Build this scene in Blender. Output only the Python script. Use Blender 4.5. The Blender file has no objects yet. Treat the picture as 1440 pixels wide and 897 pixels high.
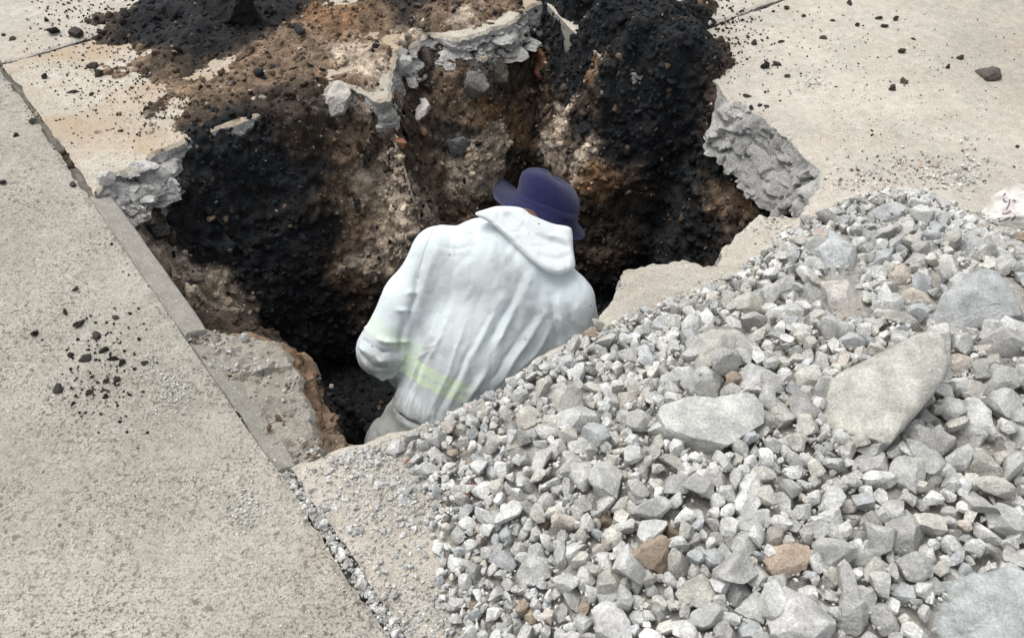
import bpy, bmesh, math, random
import numpy as np
from mathutils import Vector, Matrix
from mathutils.geometry import delaunay_2d_cdt
from mathutils.bvhtree import BVHTree

# ------------------------------------------------------------------ camera
CAM_H, PITCH, FPX, CX, CY = 1.60, math.radians(46.0), 1130.0, 720.0, 448.5
scene = bpy.context.scene
COL = scene.collection
cd = bpy.data.cameras.new('camera')
cam = bpy.data.objects.new('camera', cd)
COL.objects.link(cam)
cam.location = (0, 0, CAM_H)
cam.rotation_euler = (math.pi / 2 - PITCH, 0, 0)
cd.sensor_width = 36.0
cd.lens = 36.0 * FPX / 1440.0
cd.clip_start, cd.clip_end = 0.05, 200.0
scene.camera = cam
# ------------------------------------------------------------------ sky, sun, exposure
SUN_EL, SUN_AZ = math.radians(66), math.radians(-58)      # azimuth from +Y, negative = left
w = bpy.data.worlds.new('World'); scene.world = w; w.use_nodes = True
nt = w.node_tree
bg = nt.nodes['Background']
sky = nt.nodes.new('ShaderNodeTexSky'); sky.sky_type = 'NISHITA'; sky.sun_disc = False
sky.sun_elevation = SUN_EL; sky.sun_rotation = SUN_AZ
sky.air_density = 1.0; sky.dust_density = 4.0; sky.ozone_density = 1.0
hs = nt.nodes.new('ShaderNodeHueSaturation'); hs.inputs['Saturation'].default_value = 0.28
nt.links.new(sky.outputs[0], hs.inputs['Color']); nt.links.new(hs.outputs[0], bg.inputs['Color'])
bg.inputs['Strength'].default_value = 0.15
sd = bpy.data.lights.new('sun', 'SUN'); sd.energy = 1.4; sd.angle = math.radians(38); sd.color = (1.0, 0.975, 0.94)
sun = bpy.data.objects.new('sun', sd); COL.objects.link(sun)
sdir = Vector((math.sin(SUN_AZ) * math.cos(SUN_EL), math.cos(SUN_AZ) * math.cos(SUN_EL), math.sin(SUN_EL)))
sun.rotation_euler = sdir.to_track_quat('Z', 'Y').to_euler(); sun.location = (-3, 3, 6)
vs = scene.view_settings
vs.view_transform = 'Standard'; vs.look = 'None'; vs.gamma = 1.0; vs.use_curve_mapping = False
vs.exposure = 0.37

# ------------------------------------------------------------------ helpers
rng = np.random.default_rng(11)
random.seed(5)
SP, CP = math.sin(PITCH), math.cos(PITCH)
CAMP = np.array([0, 0, CAM_H])
E_R = np.array([1.0, 0, 0]); E_U = np.array([0, SP, CP]); E_F = np.array([0, CP, -SP])

def ray(px, py):                      # direction with unit depth along the optical axis
    return E_R * ((px - CX) / FPX) - E_U * ((py - CY) / FPX) + E_F
def P(px, py, z=0.0):                 # a point of the level z
    d = ray(px, py); return CAMP + d * ((z - CAM_H) / d[2])
def W(px, py, depth):
    return CAMP + ray(px, py) * depth
def proj(V):
    q = V - CAMP; zc = q @ E_F
    return CX + FPX * (q @ E_R) / zc, CY - FPX * (q @ E_U) / zc, zc
def cast(bvh, px, py):
    d = Vector(ray(px, py)); L = d.length
    hit, n, i, t = bvh.ray_cast(Vector(CAMP), d / L)
    if hit is None: return None, None, None, None
    return np.array(hit), np.array(n), t / L, i

def _hash(i, j, k, s):
    n = (i * 374761393 + j * 668265263 + k * 1440662683 + s * 974634777) & 0xffffffff
    n = ((n ^ (n >> 13)) * 1274126177) & 0xffffffff
    n = n ^ (n >> 16)
    return n / 2147483647.5 - 1.0
def vnoise(Pt, seed=0):
    Pt = np.asarray(Pt, float); f = np.floor(Pt); t = Pt - f; t = t * t * (3 - 2 * t)
    i = f.astype(np.int64); r = 0
    for a in (0, 1):
        for b in (0, 1):
            for c in (0, 1):
                wt = (t[:, 0] if a else 1 - t[:, 0]) * (t[:, 1] if b else 1 - t[:, 1]) * (t[:, 2] if c else 1 - t[:, 2])
                r = r + wt * _hash(i[:, 0] + a, i[:, 1] + b, i[:, 2] + c, seed)
    return r
def fbm(Pt, scale, octs=3, seed=0, gain=0.5):
    r = 0; a = 1.0; s = scale; tot = 0
    for o in range(octs):
        r = r + a * vnoise(np.asarray(Pt) * s + 17.3 * o, seed + o); tot += a; a *= gain; s *= 2.03
    return r / tot
def facet_noise(Pt, scale, seed):               # flat broken facets: one tilted plane per cell
    Q = np.asarray(Pt, float) * scale; i = np.floor(Q).astype(np.int64); best = np.full(len(Q), 1e9); out = np.zeros(len(Q))
    for a in (-1, 0, 1):
        for b in (-1, 0, 1):
            for c in (-1, 0, 1):
                x, y, z = i[:, 0] + a, i[:, 1] + b, i[:, 2] + c
                df = Q - np.stack([x + .5 + .45 * _hash(x, y, z, seed), y + .5 + .45 * _hash(x, y, z, seed + 1), z + .5 + .45 * _hash(x, y, z, seed + 2)], 1)
                d = (df ** 2).sum(1); u = d < best
                v = .65 * _hash(x, y, z, seed + 3) + .9 * (df[:, 0] * _hash(x, y, z, seed + 4) + df[:, 1] * _hash(x, y, z, seed + 5) + df[:, 2] * _hash(x, y, z, seed + 6))
                out = np.where(u, v, out); best = np.minimum(best, d)
    return out
def crease_noise(Pt, scale, seed):              # 0 on the borders of a random cell net, growing inwards
    Q = np.asarray(Pt, float) * scale; i = np.floor(Q).astype(np.int64); f1 = np.full(len(Q), 9.); f2 = np.full(len(Q), 9.)
    for a in (-1, 0, 1):
        for b in (-1, 0, 1):
            for c in (-1, 0, 1):
                x, y, z = i[:, 0] + a, i[:, 1] + b, i[:, 2] + c
                d = np.sqrt((Q[:, 0] - x - .5 - .48 * _hash(x, y, z, seed)) ** 2 + (Q[:, 1] - y - .5 - .48 * _hash(x, y, z, seed + 1)) ** 2 + (Q[:, 2] - z - .5 - .48 * _hash(x, y, z, seed + 2)) ** 2)
                f2 = np.where(d < f1, f1, np.minimum(f2, d)); f1 = np.minimum(f1, d)
    return f2 - f1
def smooth(a, b, x):
    t = np.clip((x - a) / (b - a), 0, 1); return t * t * (3 - 2 * t)

def make_mesh(name, V, F, smooth_sh=True, col=None, mats=(), midx=None):
    V = np.asarray(V, np.float32); F = np.asarray(F, np.int32); k = F.shape[1]
    me = bpy.data.meshes.new(name)
    me.vertices.add(len(V)); me.vertices.foreach_set('co', V.ravel())
    me.loops.add(F.size); me.loops.foreach_set('vertex_index', F.ravel())
    me.polygons.add(len(F)); me.polygons.foreach_set('loop_start', np.arange(0, F.size, k, dtype=np.int32))
    me.polygons.foreach_set('use_smooth', np.full(len(F), smooth_sh))
    if col is not None:
        ca = me.color_attributes.new('Col', 'FLOAT_COLOR', 'POINT')
        c4 = np.ones((len(V), 4), np.float32); c4[:, :3] = col; ca.data.foreach_set('color', c4.ravel())
    for m in mats: me.materials.append(m)
    if midx is not None: me.polygons.foreach_set('material_index', np.asarray(midx, np.int32))
    me.update(calc_edges=True); me.validate()
    return me
def link(name, me, parent=None, loc=None):
    o = bpy.data.objects.new(name, me); COL.objects.link(o)
    if parent is not None: o.parent = parent
    if loc is not None: o.location = loc
    return o
def tag(o, label=None, cat=None, group=None, kind=None):
    for k, v in (('label', label), ('category', cat), ('group', group), ('kind', kind)):
        if v: o[k] = v
    return o
def vnormals(V, F):
    V = np.asarray(V, float); F = np.asarray(F)
    a, b, c = V[F[:, 0]], V[F[:, 1]], V[F[:, -1]]
    n = np.cross(b - a, c - a); N = np.zeros_like(V)
    for q in range(F.shape[1]): np.add.at(N, F[:, q], n)
    return N / (np.linalg.norm(N, axis=1, keepdims=True) + 1e-12)
def bvh_of(V, F):
    return BVHTree.FromPolygons([tuple(v) for v in np.asarray(V, float)], [tuple(int(i) for i in f) for f in F])

def sdist(X, poly):                                # signed distance, positive inside
    X = np.asarray(X, float); best = np.full(len(X), 1e9); ins = np.zeros(len(X), bool)
    n = len(poly)
    for i in range(n):
        a, b = poly[i], poly[(i + 1) % n]; ab = b - a
        t = np.clip(((X - a) @ ab) / (ab @ ab + 1e-12), 0, 1)
        best = np.minimum(best, np.linalg.norm(X - a - t[:, None] * ab, axis=1))
        c = (a[1] > X[:, 1]) != (b[1] > X[:, 1])
        with np.errstate(divide='ignore', invalid='ignore'):
            xi = (b[0] - a[0]) * (X[:, 1] - a[1]) / (b[1] - a[1] + 1e-15) + a[0]
        ins ^= c & (X[:, 0] < xi)
    return np.where(ins, best, -best)

# ------------------------------------------------------------------ materials
def new_mat(name):
    m = bpy.data.materials.new(name); m.use_nodes = True
    return m, m.node_tree, m.node_tree.nodes['Principled BSDF']
def N(nt, t, **kw):
    n = nt.nodes.new(t)
    for k, v in kw.items():
        if k in n.inputs: n.inputs[k].default_value = v
        else: setattr(n, k, v)
    return n
def ramp(nt, src, a, b, c0=(0, 0, 0, 1), c1=(1, 1, 1, 1)):
    r = nt.nodes.new('ShaderNodeValToRGB'); e = r.color_ramp.elements
    e[0].position, e[1].position = a, b; e[0].color, e[1].color = c0, c1
    nt.links.new(src, r.inputs[0]); return r.outputs[0]
def mix(nt, fac, a, b, mode='MIX'):
    m = nt.nodes.new('ShaderNodeMix'); m.data_type = 'RGBA'; m.blend_type = mode
    for sock, v in ((m.inputs[0], fac), (m.inputs[6], a), (m.inputs[7], b)):
        if hasattr(v, 'is_linked'): nt.links.new(v, sock)
        elif isinstance(v, (int, float)): sock.default_value = v
        else: sock.default_value = (*v, 1) if len(v) == 3 else v
    return m.outputs[2]
def bump(nt, bsdf, src, strength, dist, prev=None):
    b = nt.nodes.new('ShaderNodeBump'); b.inputs['Strength'].default_value = strength; b.inputs['Distance'].default_value = dist
    nt.links.new(src, b.inputs['Height'])
    if prev is not None: nt.links.new(prev, b.inputs['Normal'])
    nt.links.new(b.outputs[0], bsdf.inputs['Normal']); return b.outputs[0]

def concrete(name, c1, c2, c3, pit=0.5, pit_scale=170, warm=0.4, bstr=0.6, dust=None):
    m, nt, bs = new_mat(name); L = nt.links
    tc = N(nt, 'ShaderNodeTexCoord').outputs['Object']
    def noise(sc, det=4, rough=0.55):
        n = N(nt, 'ShaderNodeTexNoise', Scale=sc, Detail=det, Roughness=rough); L.new(tc, n.inputs['Vector']); return n.outputs[0]
    def vor(sc, feat='F1'):
        v = nt.nodes.new('ShaderNodeTexVoronoi'); v.feature = feat; v.inputs['Scale'].default_value = sc; L.new(tc, v.inputs['Vector']); return v
    base = mix(nt, ramp(nt, noise(1.7, 5), 0.35, 0.65), c1, c2)
    base = mix(nt, ramp(nt, noise(5.5, 6, 0.65), 0.52, 0.72), base, c3)
    base = mix(nt, 1.0, base, ramp(nt, noise(1.15, 7, .66), 0.36, 0.62, (0.80, 0.80, 0.79, 1), (1.10, 1.10, 1.10, 1)), 'MULTIPLY')
    n4 = noise(3.1, 5, .6)
    wm = nt.nodes.new('ShaderNodeMath'); wm.operation = 'MULTIPLY'; wm.inputs[1].default_value = warm
    L.new(ramp(nt, n4, 0.55, 0.72), wm.inputs[0])
    base = mix(nt, wm.outputs[0], base, (0.46, 0.37, 0.285))
    # sand grains, dark pits and pale grains of aggregate
    g = noise(230, 3, 0.75)
    base = mix(nt, 1.0, base, ramp(nt, g, 0.36, 0.64, (0.72, 0.72, 0.72, 1), (1.24, 1.24, 1.24, 1)), 'MULTIPLY')
    base = mix(nt, 1.0, base, ramp(nt, noise(26, 5, 0.7), 0.36, 0.64, (0.86, 0.86, 0.85, 1), (1.12, 1.12, 1.12, 1)), 'MULTIPLY')
    sp = ramp(nt, noise(pit_scale, 3, 0.62), 0.575 - 0.03 * pit, 0.64)
    sp = mix(nt, 1.0, sp, ramp(nt, noise(pit_scale * 2.1, 3, 0.6), 0.565 - 0.03 * pit, 0.63), 'LIGHTEN')
    pf = nt.nodes.new('ShaderNodeMath'); pf.operation = 'MULTIPLY'; L.new(sp, pf.inputs[0]); L.new(ramp(nt, noise(5.0, 4), 0.36, 0.6, (pit * .35,) * 3 + (1,), (pit,) * 3 + (1,)), pf.inputs[1])
    base = mix(nt, pf.outputs[0], base, (0.115, 0.105, 0.09))
    v2 = vor(105)
    lm = mix(nt, 1.0, ramp(nt, v2.outputs['Distance'], 0.15, 0.34, (1, 1, 1, 1), (0, 0, 0, 1)), ramp(nt, v2.outputs['Color'], 0.66, 0.78), 'MULTIPLY')
    lmf = nt.nodes.new('ShaderNodeMath'); lmf.operation = 'MULTIPLY'; lmf.inputs[1].default_value = 0.6; L.new(lm, lmf.inputs[0])
    base = mix(nt, lmf.outputs[0], base, (0.62, 0.59, 0.53))
    if dust:
        base = mix(nt, ramp(nt, noise(2.6, 6, .62), 0.44, 0.62, (0, 0, 0, 1), (.75, .75, .75, 1)), base, dust)
    L.new(base, bs.inputs['Base Color']); bs.inputs['Roughness'].default_value = 0.93
    bs.inputs['Specular IOR Level'].default_value = 0.2
    b1 = bump(nt, bs, noise(60, 6, 0.7), bstr, 0.010)
    b2 = bump(nt, bs, g, bstr, 0.003, b1)
    bump(nt, bs, pf.outputs[0], -0.8 * bstr, 0.004, b2)
    return m

def stone_mat(name, use_obj, contrast=0.35, bscale=70, bdist=0.004, rough=0.92, gl=0.2, fine=1.0):
    m, nt, bs = new_mat(name); L = nt.links
    tc = N(nt, 'ShaderNodeNewGeometry').outputs['Position']
    if use_obj == 'obj': c = N(nt, 'ShaderNodeObjectInfo').outputs['Color']
    else: c = N(nt, 'ShaderNodeAttribute', attribute_name='Col').outputs['Color']
    def noise(sc, det=4, ro=0.6):
        n = N(nt, 'ShaderNodeTexNoise', Scale=sc, Detail=det, Roughness=ro); L.new(tc, n.inputs['Vector']); return n.outputs[0]
    a = 1 - contrast; b = 1 + contrast
    c = mix(nt, 1.0, c, ramp(nt, noise(22, 5), 0.36, 0.64, (a, a, a, 1), (b, b, b, 1)), 'MULTIPLY')
    a, b = 1 - contrast * fine, 1 + contrast * fine
    c = mix(nt, 1.0, c, ramp(nt, noise(190, 3, .7), 0.36, 0.64, (a, a, a, 1), (b, b, b, 1)), 'MULTIPLY')
    if use_obj == 'obj':
        v = nt.nodes.new('ShaderNodeTexVoronoi'); v.inputs['Scale'].default_value = 130; L.new(tc, v.inputs['Vector'])
        pm = mix(nt, 1.0, ramp(nt, v.outputs['Distance'], 0.15, 0.32, (1, 1, 1, 1), (0, 0, 0, 1)), ramp(nt, v.outputs['Color'], 0.7, 0.85), 'MULTIPLY')
        f = nt.nodes.new('ShaderNodeMath'); f.operation = 'MULTIPLY'; f.inputs[1].default_value = 0.4; L.new(pm, f.inputs[0])
        c = mix(nt, f.outputs[0], c, (0.13, 0.12, 0.11))
    L.new(c, bs.inputs['Base Color']); bs.inputs['Roughness'].default_value = rough
    bs.inputs['Specular IOR Level'].default_value = gl
    b1 = bump(nt, bs, noise(bscale, 7, 0.72), 0.9, bdist)
    bump(nt, bs, noise(260, 3, 0.7), 0.5, 0.0025, b1)
    return m

M_CON_L = concrete('concrete_worn', (0.435, 0.41, 0.352), (0.39, 0.37, 0.318), (0.465, 0.447, 0.395), pit=0.95, pit_scale=62, warm=0.3)
M_CON_R = concrete('concrete_dusty', (0.475, 0.445, 0.385), (0.50, 0.455, 0.39), (0.45, 0.435, 0.395), pit=0.45, pit_scale=110, warm=0.45, bstr=0.4)
M_CON_D = concrete('concrete_soiled', (0.50, 0.465, 0.395), (0.50, 0.45, 0.37), (0.53, 0.51, 0.465), pit=0.7, pit_scale=90, warm=0.8, bstr=0.5, dust=(0.40, 0.30, 0.20))
M_EDGE = concrete('concrete_broken_face', (0.48, 0.47, 0.445), (0.54, 0.53, 0.51), (0.58, 0.57, 0.55), pit=0.75, pit_scale=60, warm=0.15, bstr=1.0)
M_EDGE_G = concrete('concrete_grey_face', (0.36, 0.355, 0.34), (0.41, 0.405, 0.39), (0.33, 0.325, 0.31), pit=0.6, pit_scale=60, warm=0.1, bstr=1.0)
M_EARTHF = concrete('earth_face', (0.30, 0.215, 0.15), (0.36, 0.29, 0.22), (0.22, 0.14, 0.085), pit=0.7, pit_scale=60, warm=0.2, bstr=1.0, dust=(0.24, 0.13, 0.07))
M_SAWN = concrete('concrete_sawn_face', (0.30, 0.285, 0.25), (0.325, 0.31, 0.275), (0.285, 0.27, 0.24), pit=0.15, pit_scale=120, warm=0.1, bstr=0.15)
M_LEDGE = concrete('concrete_ledge', (0.41, 0.385, 0.34), (0.37, 0.34, 0.29), (0.46, 0.44, 0.405), pit=0.8, pit_scale=60, warm=0.15, bstr=0.9, dust=(0.38, 0.345, 0.29))
M_STONE = stone_mat('rubble_stone', 'obj', 0.24, bscale=48, bdist=0.010, fine=.75)
M_GRAVEL = stone_mat('gravel', 'attr', 0.24, bscale=80, bdist=0.005)
M_SOIL = stone_mat('soil', 'attr', 0.45, bscale=55, bdist=0.012, rough=0.8, gl=0.22)
M_CLOD = stone_mat('soil_clod', 'obj', 0.4, bscale=60, bdist=0.008, rough=0.75, gl=0.25)

# ------------------------------------------------------------------ pavement slabs
def xy(px, py): return P(px, py)[:2]
J0, J1 = xy(0, 90), xy(560, 897)
jd = (J0 - J1) / np.linalg.norm(J0 - J1)          # along the joint, away from the camera
jr = np.array([jd[1], -jd[0]])                    # to its right (hole side)
def onJ(px, py, off=0.0):
    q = xy(px, py); return J1 + jd * np.dot(q - J1, jd) + jr * off
K1a, K1b = xy(0, 90), xy(125, 55); k1 = (K1b - K1a) / np.linalg.norm(K1b - K1a)
K2a, K2b = xy(855, 92), xy(1100, 0); k2 = (K2b - K2a) / np.linalg.norm(K2b - K2a)
def isect(p, d, q, e):
    t = np.linalg.solve(np.array([d, -e]).T, q - p); return p + d * t[0]

EDGE = {  # spacing, outline wobble, edge drop, face flare, face lumps, side material
    's': (0.05, 0.0012, 0.003, 0.0, 0.001, 2), 'c': (0.014, 0.0065, 0.008, 0.0, 0.004, 1),
    'b': (0.012, 0.012, 0.012, 0.03, 0.012, 1), 'f': (0.008, 0.016, 0.016, 0.10, 0.030, 1), 'g': (0.008, 0.014, 0.014, 0.20, 0.026, 3), 'e': (0.010, 0.016, 0.02, 0.07, 0.024, 4), 'o': (0.5, 0, 0.0, 0, 0, 1)}
def slab(name, pts, thick, mtop, parent, ztop=None, seed=0, inset=0.014, grid=0):
    Q = []; A = []
    n = len(pts)
    for i in range(n):
        p, fl = np.array(pts[i][0], float), pts[i][1]; q = np.array(pts[(i + 1) % n][0], float)
        sp = EDGE[fl][0]; k = max(1, int(np.linalg.norm(q - p) / sp))
        for j in range(k):
            Q.append(p + (q - p) * j / k); A.append(EDGE[fl])
    Q = np.array(Q); A = np.array(A)
    area = 0.5 * np.sum(Q[:, 0] * np.roll(Q[:, 1], -1) - np.roll(Q[:, 0], -1) * Q[:, 1])
    if area < 0: Q = Q[::-1]; A = np.roll(A[::-1], -1, axis=0)
    for c in range(1, 5):                          # blend edge attributes along the outline
        A[:, 1:5] = (np.roll(A[:, 1:5], 1, 0) + 2 * A[:, 1:5] + np.roll(A[:, 1:5], -1, 0)) / 4
    T = np.roll(Q, -1, 0) - np.roll(Q, 1, 0); T /= np.linalg.norm(T, axis=1, keepdims=True) + 1e-9
    O = np.stack([T[:, 1], -T[:, 0]], 1)           # outward for a ccw outline
    Q3 = np.column_stack([Q, np.full(len(Q), seed * 3.1)])
    Qb = Q
    wob = A[:, 1] * (1.6 * fbm(Q3, 9, 2, seed) + 1.4 * fbm(Q3, 38, 3, seed + 5)); Q = Q + O * wob[:, None]
    m = len(Q); zf = ztop if ztop else (lambda X: np.zeros(len(X)))
    rings = []
    q0 = Q - O * (inset * (0.7 + 0.6 * rng.random((m, 1))))
    rings.append(np.column_stack([q0, zf(q0) + 0.0]))
    R = 22
    for k in range(R):
        t = k / (R - 1)
        zz = -thick * t - A[:, 2] * (1 - t) * (0.5 + 0.8 * np.abs(fbm(Q3, 30, 2, seed + 9)))
        p3 = np.column_stack([Qb, t * (thick + A[:, 3]) * 1.15])
        lump = A[:, 4] * (1.05 * facet_noise(p3, 9.5, seed + 3) + .45 * facet_noise(p3, 23, seed + 6) + .3 * fbm(p3, 60, 3, seed + 7)) * min(1, t * 4 + .1)
        off = A[:, 3] * (t ** 1.1) * (.55 + .8 * np.abs(fbm(Q3, 6, 2, seed + 8))) + lump + wob * max(0, 1 - 2.2 * t)
        qq = Qb + O * off[:, None]
        rings.append(np.column_stack([qq, zf(Q) + zz]))
    V = np.concatenate(rings)
    bm = bmesh.new(); vs_ = [bm.verts.new(v) for v in V]
    def fill(ring, flip, mi):
        extra = []
        if grid and not flip:
            a, b = ring[:, :2].min(0), ring[:, :2].max(0); G = np.stack(np.meshgrid(np.arange(a[0], b[0], grid), np.arange(a[1], b[1], grid), indexing='ij'), -1).reshape(-1, 2)
            G = G + rng.uniform(-.35, .35, G.shape) * grid; extra = [Vector(v) for v in G[sdist(G, ring[:, :2]) > grid * .6]]
        co, _, tri, *_r = delaunay_2d_cdt([Vector(v[:2]) for v in ring] + extra, [(i, (i + 1) % m) for i in range(m)], [], 1, 1e-6)
        z = zf(np.array([c[:] for c in co])) - (thick if flip else 0)
        nv = [bm.verts.new((c[0], c[1], zz)) for c, zz in zip(co, z)]
        for t in tri:
            if len(set(t)) == 3:
                f = bm.faces.new([nv[i] for i in (t[::-1] if flip else t)]); f.material_index = mi
    fill(rings[0], False, 0); fill(rings[-1], True, 1)
    for k in range(R):
        for i in range(m):
            j = (i + 1) % m
            f = bm.faces.new((vs_[k * m + i], vs_[(k + 1) * m + i], vs_[(k + 1) * m + j], vs_[k * m + j]))
            f.material_index = 0 if k == 0 else int(A[i, 5]); f.smooth = k > 0
    me = bpy.data.meshes.new(name); bm.to_mesh(me); bm.free()
    for mm in (mtop, M_EDGE, M_SAWN, M_EDGE_G, M_EARTHF): me.materials.append(mm)
    me.set_sharp_from_angle(angle=math.radians(32))
    return link(name, me, parent)

pave = bpy.data.objects.new('pavement', None); COL.objects.link(pave); tag(pave, kind='structure')
far, near, side = 9.0, 3.0, 9.0
JF, JN = J0 + jd * far, J1 - jd * near
GAP = 0.011
slab('slab', [(JN - jr * GAP, 'c'), (onJ(404, 660, -GAP), 's'), (onJ(128, 274, -GAP), 'c'), (JF - jr * GAP, 'o'), (JF - jr * side, 'o'), (JN - jr * side, 'o')],
     0.10, M_CON_L, pave, seed=1)
LIP_D = [(128, 274), (160, 250), (200, 232), (245, 205), (290, 186), (335, 172), (400, 152), (450, 138), (474, 116), (500, 124), (528, 142), (547, 140),
         (551, 110), (556, 72), (578, 66), (605, 48), (640, 54), (680, 46), (715, 32), (742, 14), (762, 3)]
Cn = xy(764, 0); V1 = jd
cD = isect(Cn, V1, K1a, k1)
cut = 0.008
kn1 = np.array([-k1[1], k1[0]])
def dflag(p): return 'f' if p[0] < 245 or 556 <= p[0] < 740 else 'b'
slab('slab', [(onJ(128, 274, GAP), 'f')] + [(xy(*p), dflag(p)) for p in LIP_D[1:]] + [(Cn - jr * cut, 'c'), (cD - jr * cut - kn1 * cut, 'c'), (isect(J0, jd, K1a, k1) + jr * GAP - kn1 * cut, 'c')],
     0.13, M_CON_D, pave, seed=2)
slab('slab', [(isect(J0, jd, K1a, k1) + jr * GAP + kn1 * cut, 'c'), (cD - jr * cut + kn1 * cut, 'c'), (cD + V1 * far - jr * cut, 'o'), (JF + jr * GAP + jd, 'o')],
     0.12, M_CON_R, pave, seed=3)
LIP_C = [(404, 658), (436, 645), (462, 634), (495, 626), (527, 622), (548, 612), (600, 592), (650, 570), (692, 548), (740, 512), (790, 482), (828, 462), (842, 440),
         (868, 402), (884, 376), (912, 369), (940, 370), (960, 362), (990, 372), (1012, 374), (1016, 352), (1032, 338), (1050, 312), (1068, 300), (1096, 302), (1126, 304)]
LIP_F = [(1140, 282), (1152, 262), (1158, 240), (1120, 203), (1075, 165), (1048, 152), (1022, 138), (1012, 116), (985, 100), (930, 104), (880, 98), (856, 92)]
kn2 = np.array([-k2[1], k2[0]])
bigR = np.array([9.0, 0])
slab('slab', [(onJ(404, 658, GAP * 1.6), 'b')] + [(xy(*p), 'b') for p in LIP_C[1:]] + [(xy(*p), 'g' if 2 <= i <= 4 else 'f' if i in (1, 5) else 'b') for i, p in enumerate(LIP_F[:-1])] +
     [(xy(856, 92) - kn2 * 0, 'c'), (K2a + k2 * 9 - kn2 * cut, 'o'), (np.array([K2a[0] + 9, JN[1] - .5]), 'o'), (np.array([JN[0] + 0.3, JN[1] - .5]), 'o'), (JN + jr * GAP * 1.6, 'c')],
     0.20, M_CON_R, pave, seed=4)
slab('slab', [(Cn + jr * cut, 's'), (xy(768, 4), 's'), (xy(800, 38), 's'), (xy(850, 84), 'b'), (K2a + kn2 * cut * 2, 'c'), (K2a + k2 * 9 + kn2 * cut, 'o'), (K2a + k2 * 9 + V1 * 9, 'o'), (cD + V1 * far + jr * cut, 'o')],
     0.15, M_CON_R, pave, seed=5)
# broken ledge between the sawn slab and the hole
LEDGE = [(246, 462), (268, 452), (300, 440), (345, 446), (398, 468), (412, 496), (428, 530), (440, 575), (452, 610), (462, 634), (430, 648), (404, 656)]
def ledge_z(X):
    d = (X - J1) @ jr
    X3 = np.column_stack([X, np.zeros(len(X))])
    return -0.035 - 0.27 * np.clip(d, 0, 0.5) + 0.012 * fbm(X3, 8, 3, 4) + .014 * facet_noise(X3, 12, 4) + .007 * facet_noise(X3, 30, 14) + .008 * fbm(X3, 40, 3, 5)
def kerb_z(z0, sl): return lambda X: z0 - sl * np.clip((X - J1) @ jr, 0, .2) + .003 * fbm(np.column_stack([X, 0 * X[:, 0]]), 18, 3, 2)
slab('kerb_strip', [(onJ(126, 272, -.0105), 's'), (onJ(258, 470, -.0105), 'c'), (onJ(262, 460, .058), 's'), (onJ(128, 270, .058), 'c')], 0.12, M_SAWN, pave, ztop=kerb_z(-.012, .55), seed=12, inset=.004)
slab('kerb_strip', [(onJ(262, 474, -.0105), 'c'), (onJ(400, 652, -.0105), 'c'), (onJ(398, 648, .045), 'c'), (onJ(330, 540, .066), 'c'), (onJ(280, 478, .050), 'c')], 0.12, M_SAWN, pave, ztop=kerb_z(-.016, .75), seed=13, inset=.006)
# bed of grit in the joints
def strip(a, b, wd, z):
    a, b = np.array(a), np.array(b); t = (b - a) / np.linalg.norm(b - a); nrm = np.array([-t[1], t[0]]) * wd
    return [(*(a - nrm), z), (*(b - nrm), z), (*(b + nrm), z), (*(a + nrm), z)]
SV, SF = [], []
for a, b, wd in ((JN, onJ(404, 660), 0.03), (onJ(128, 270), JF, 0.02), (isect(J0, jd, K1a, k1), cD, 0.016), (K2a + k2 * .05, K2a + k2 * 9, 0.016), (Cn, cD + V1 * far, 0.016)):
    SF.append([len(SV) + i for i in range(4)]); SV += strip(a, b, wd, -0.028)
me = make_mesh('joint_bed', np.array(SV), np.array(SF), False, np.tile((0.17, 0.155, 0.13), (len(SV), 1)), [M_GRAVEL])
link('joint_bed', me, pave)

# ------------------------------------------------------------------ the pit
BLACK, DBR, BRN, TAN, ORG, PALE, GRY = (0.017, 0.0185, 0.020), (0.062, 0.046, 0.033), (0.19, 0.135, 0.09), (0.47, 0.385, 0.295), (0.21, 0.125, 0.066), (0.56, 0.545, 0.515), (0.10, 0.098, 0.092)
FLOOR = -0.98
PIT = [(126, 280, -.085, .05, .42), (185, 236, -.10, .02, .45), (248, 204, -.06, .0, .48), (270, 188, .014, .0, .5), (335, 165, .016, .0, .52), (440, 134, .014, .0, .55), (480, 120, -.03, .0, .55), (545, 132, -.02, 0, .55), (554, 68, -.055, .13, .52),
       (605, 44, -.055, .13, .52), (680, 40, -.055, .13, .55), (742, 8, -.055, .13, .6), (766, -4, -.11, 0, .68), (806, 34, -.11, 0, .55), (858, 84, .03, 0, .45), (930, 96, .04, 0, .4), (1004, 104, .03, 0, .32),
       (1028, 136, -.12, 0, .30), (1078, 160, -.13, 0, .3), (1124, 198, -.13, 0, .27), (1166, 238, -.13, 0, .2), (1160, 268, -.13, 0, .1), (1138, 308, -.12, 0, .03), (1066, 308, -.12, 0, .02),
       (1034, 348, -.12, 0, .02), (1016, 382, -.12, 0, .02), (960, 372, -.12, 0, .02), (892, 388, -.12, 0, .02), (858, 442, -.12, 0, .02), (836, 472, -.12, 0, .02), (744, 522, -.12, 0, .02),
       (654, 580, -.12, 0, .02), (548, 626, -.12, 0, .02), (462, 646, -.12, 0, .02), (406, 664, -.12, 0, .04), (384, 630, -.10, .10, .05), (330, 556, -.09, .22, .08), (270, 470, -.085, .25, .22),
       (205, 378, -.085, .14, .36), (150, 305, -.085, .06, .4)]
CEN = xy(640, 350)
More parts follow.
